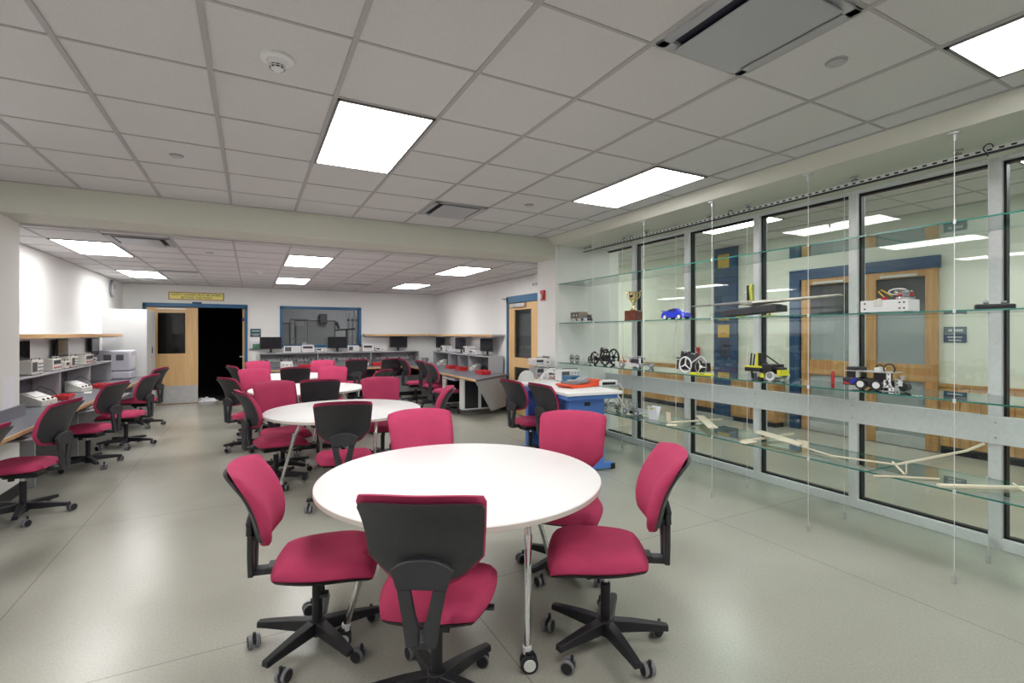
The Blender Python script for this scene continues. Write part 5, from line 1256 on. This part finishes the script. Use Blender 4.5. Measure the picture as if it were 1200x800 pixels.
z0 = ZT[3] + .012
def lo(u, v, z=None): z = ZT[3] if z is None else z; return at_z(u, v, z)
# glider 1 : tail at 778..790, wing ~825-840, nose 845
f0, f1 = lo(784, 495, z0 + .012), lo(846, 491, z0 + .02)
w0, w1 = lo(820, 487, z0 + .04), lo(836, 501, z0 + .03)
glider('model_glider', 'pale balsa glider on the lowest shelf right of the white card', [f0, f0.lerp(f1, .5), f1], [('wing', w0, w1, .09, .012), ('tailplane', lo(781, 497.5, z0 + .02), lo(793, 498, z0 + .02), .07, .008), ('tail_fin', f0, f0 + Vector((0, .01, .11)), .06, .008)], .012)
# glider 2 : wing from (886,505) to (942,522), fuselage from (868,516) to (930,508)
f0, f1 = lo(868, 517, z0), lo(930, 508.5, z0 + .02); w0, w1 = lo(889, 505.5, z0 + .05), lo(941, 521, z0 + .03)
glider('model_glider', 'wide-winged balsa glider in the middle of the lowest shelf', [f0, f0.lerp(f1, .5), f1], [('wing', w0, w1, .10, .018), ('tailplane', lo(870, 519, z0 + .004), lo(884, 516.5, z0 + .004), .06, .006), ('tail_fin', w1 + Vector((0, 0, -.02)), w1 + Vector((.0, 0, .035)), .10, .015)], .014)
# glider 3 : long dihedral wing
a0 = lo(946, 527, z0 + .02); a1 = lo(975, 536, z0); a2 = lo(1045, 543, z0); m0 = at_x(1045, 543, 4.05); 
b0 = Vector((4.03, at_x(1052, 544, 4.03).y, at_x(1052, 544, 4.03).z)); b1 = at_x(1133, 528, 4.13); b2 = at_x(1154, 519.5, 4.17)
fa = at_x(1046, 541, 4.13); fb = at_x(1060, 557, 3.97)
c = Vector((b0.x, b0.y, ZT[3])); t = thing('long_wing_glider', 'very long thin-winged balsa glider bridging the lowest shelf joint', 'model glider', c)
b = M(); b.tube([Vector(q) - c for q in (at_x(946, 525, 4.10), at_x(975, 534, 4.06), at_x(1045, 543.5, 4.03), b0)], .007, BALSA, n=5); b.build('left_wing', t)
b = M(); b.tube([Vector(q) - c for q in (b0, b1, b2)], .009, BALSA, n=5); b.build('right_wing', t)
b = M(); b.tube([Vector(q) - c for q in (Vector((fa.x, fa.y, fa.z)), (fb.x, fb.y, max(fb.z, ZT[3] + .006)))], .007, BALSA, n=5); b.build('fuselage', t)
b = M(); g0 = at_x(1062, 542, 4.0); g1 = Vector((4.0, g0.y, ZT[3] + .006)); b.tube([g0 - c, g1 - c], .005, BALSA, n=5); b.build('strut', t)
b = M(); h0 = lo(1024, 557, ZT[3] + .008); h1 = lo(1101, 561, ZT[3] + .008); b.tube([h0 - c, h1 - c], .008, BALSA, n=5); b.build('tail_boom', t)
# glider 4 at the right edge
q0, q1 = lo(1100, 568.5, ZT[3] + .010), lo(1230, 572, ZT[3] + .010)
c = q0.copy(); c.z = ZT[3]
t = thing('balsa_spar', 'flat balsa wing lying on the lowest shelf at the right picture edge', 'model glider', c)
b = M(); d = (q1 - q0); d.z = 0; n = Vector((-d.y, d.x, 0)).normalized() * .022
vs = [q - c + s * n + Vector((0, 0, h)) for q in (q0, q1) for s, h in ((-1, -.008), (1, -.008), (1, .006), (-1, .006))]
b.add(vs, [(0, 1, 2, 3), (7, 6, 5, 4)] + [(i, (i + 1) % 4, 4 + (i + 1) % 4, 4 + i) for i in range(4)], BALSA); b.build('wing', t)
b = M(); g0 = lo(1187, 566, ZT[3] + .05) - c; b.tube([g0, g0 + Vector((-.05, -.10, -.045))], .006, BALSA, n=5); b.build('fuselage', t)

# ================================================================== LAB BEHIND THE INTERIOR WINDOW
def yrp(u, v, Y): return at_y(u, v, Y)
YL = 16.58
LINE = mat('board_trim', (.03, .03, .035), .5)
def wboard(u0, u1, v0, v1, l):
    p0, p1 = yrp(u0, v0, YL), yrp(u1, v1, YL); t = thing('presentation_board', l, 'board', ((p0.x + p1.x) / 2, YL, (p0.z + p1.z) / 2)); w, h = abs(p1.x - p0.x), abs(p0.z - p1.z)
    M().b2((-w / 2, -.02, -h / 2), (w / 2, -.001, h / 2), mat('board_grey', (.30, .30, .31), .6)).build('panel', t)
    b = M()
    for lo_, hi_ in (((-w / 2, -.025, h / 2 - .03), (w / 2, -.02, h / 2)), ((-w / 2, -.025, -h / 2), (-w / 2 + .03, -.02, h / 2)), ((w / 2 - .03, -.025, -h / 2), (w / 2, -.02, h / 2))): b.b2(lo_, hi_, LINE)
    b.build('trim', t)
wboard(346, 393, 375, 405, 'large grey board on the lab wall behind the interior window')
wboard(318, 340, 378, 420, 'dark edged grey board at the left behind the interior window')
p = yrp(379, 373.5, 16.4); t = thing('loudspeaker', 'black loudspeaker on the lab wall behind the interior window', 'speaker', (p.x, 16.5, p.z)); M().b2((-.11, -.12, -.15), (.11, .05, .15), BLACK).build('cabinet', t, bevel=.01); M().b2((-.09, -.125, -.13), (.09, -.12, .13), DARKFACE).build('grille', t)
for u, l in ((408, 'first dark pipe rising behind the right of the interior window'), (413, 'second dark pipe rising behind the right of the interior window'), (418, 'third dark pipe rising behind the right of the interior window')):
    p = yrp(u, 380, 15.2); t = thing('conduit_pipe', l, 'pipe', (p.x, 15.2, 0), 0, 'vertical pipes in the lab'); M().cyl((0, 0, .001), (0, 0, 2.89), .03, GREYP, n=12).build('pipe', t); M().cyl((0, 0, 1.9), (0, 0, 1.96), .042, DARKFACE, n=12).build('coupling', t)
p = yrp(404, 386, 14.6); t = thing('swing_arm', 'dark bracket arm seen through the right of the interior window', 'arm', (p.x, 14.6, 0))
b = M(); b.cyl((.05, 0, .001), (.05, 0, p.z), .03, DARKFACE, n=12); b.build('post', t); b = M(); b.box((0, 0, p.z), (.55, .08, .05), BLACK, ry=-.06); b.box((-.20, 0, p.z + .12), (.07, .06, .20), BLACK, ry=-.4); b.build('arm', t, bevel=.005)
p = yrp(352, 395, 15); t = thing('lab_stand', 'grey equipment stand seen through the left of the interior window', 'stand', (p.x, 15.0, 0))
b = M(); b.cyl((-.25, 0, .001), (-.25, 0, 1.95), .02, GREYP); b.cyl((.20, 0, .001), (.20, 0, 1.95), .02, GREYP); b.cyl((-.25, 0, 1.4), (.20, 0, 1.4), .015, GREYP); b.cyl((-.25, 0, 1.93), (.20, 0, 1.93), .02, GREYP); b.build('frame', t); b = M(); b.b2((-.15, -.05, 1.75), (.10, .05, 1.88), HUTCH); b.b2((.05, -.05, 1.15), (.16, .05, 1.28), WPL); b.build('instrument', t)
# view and light
w = bpy.data.worlds.new('world'); SC.world = w; w.use_nodes = True
w.node_tree.nodes['Background'].inputs[0].default_value = (.6, .65, .7, 1); w.node_tree.nodes['Background'].inputs[1].default_value = .3
SC.view_settings.view_transform = 'Standard'; SC.view_settings.look = 'None'; SC.view_settings.gamma = 1; SC.view_settings.use_curve_mapping = False
SC.view_settings.exposure = EXPO
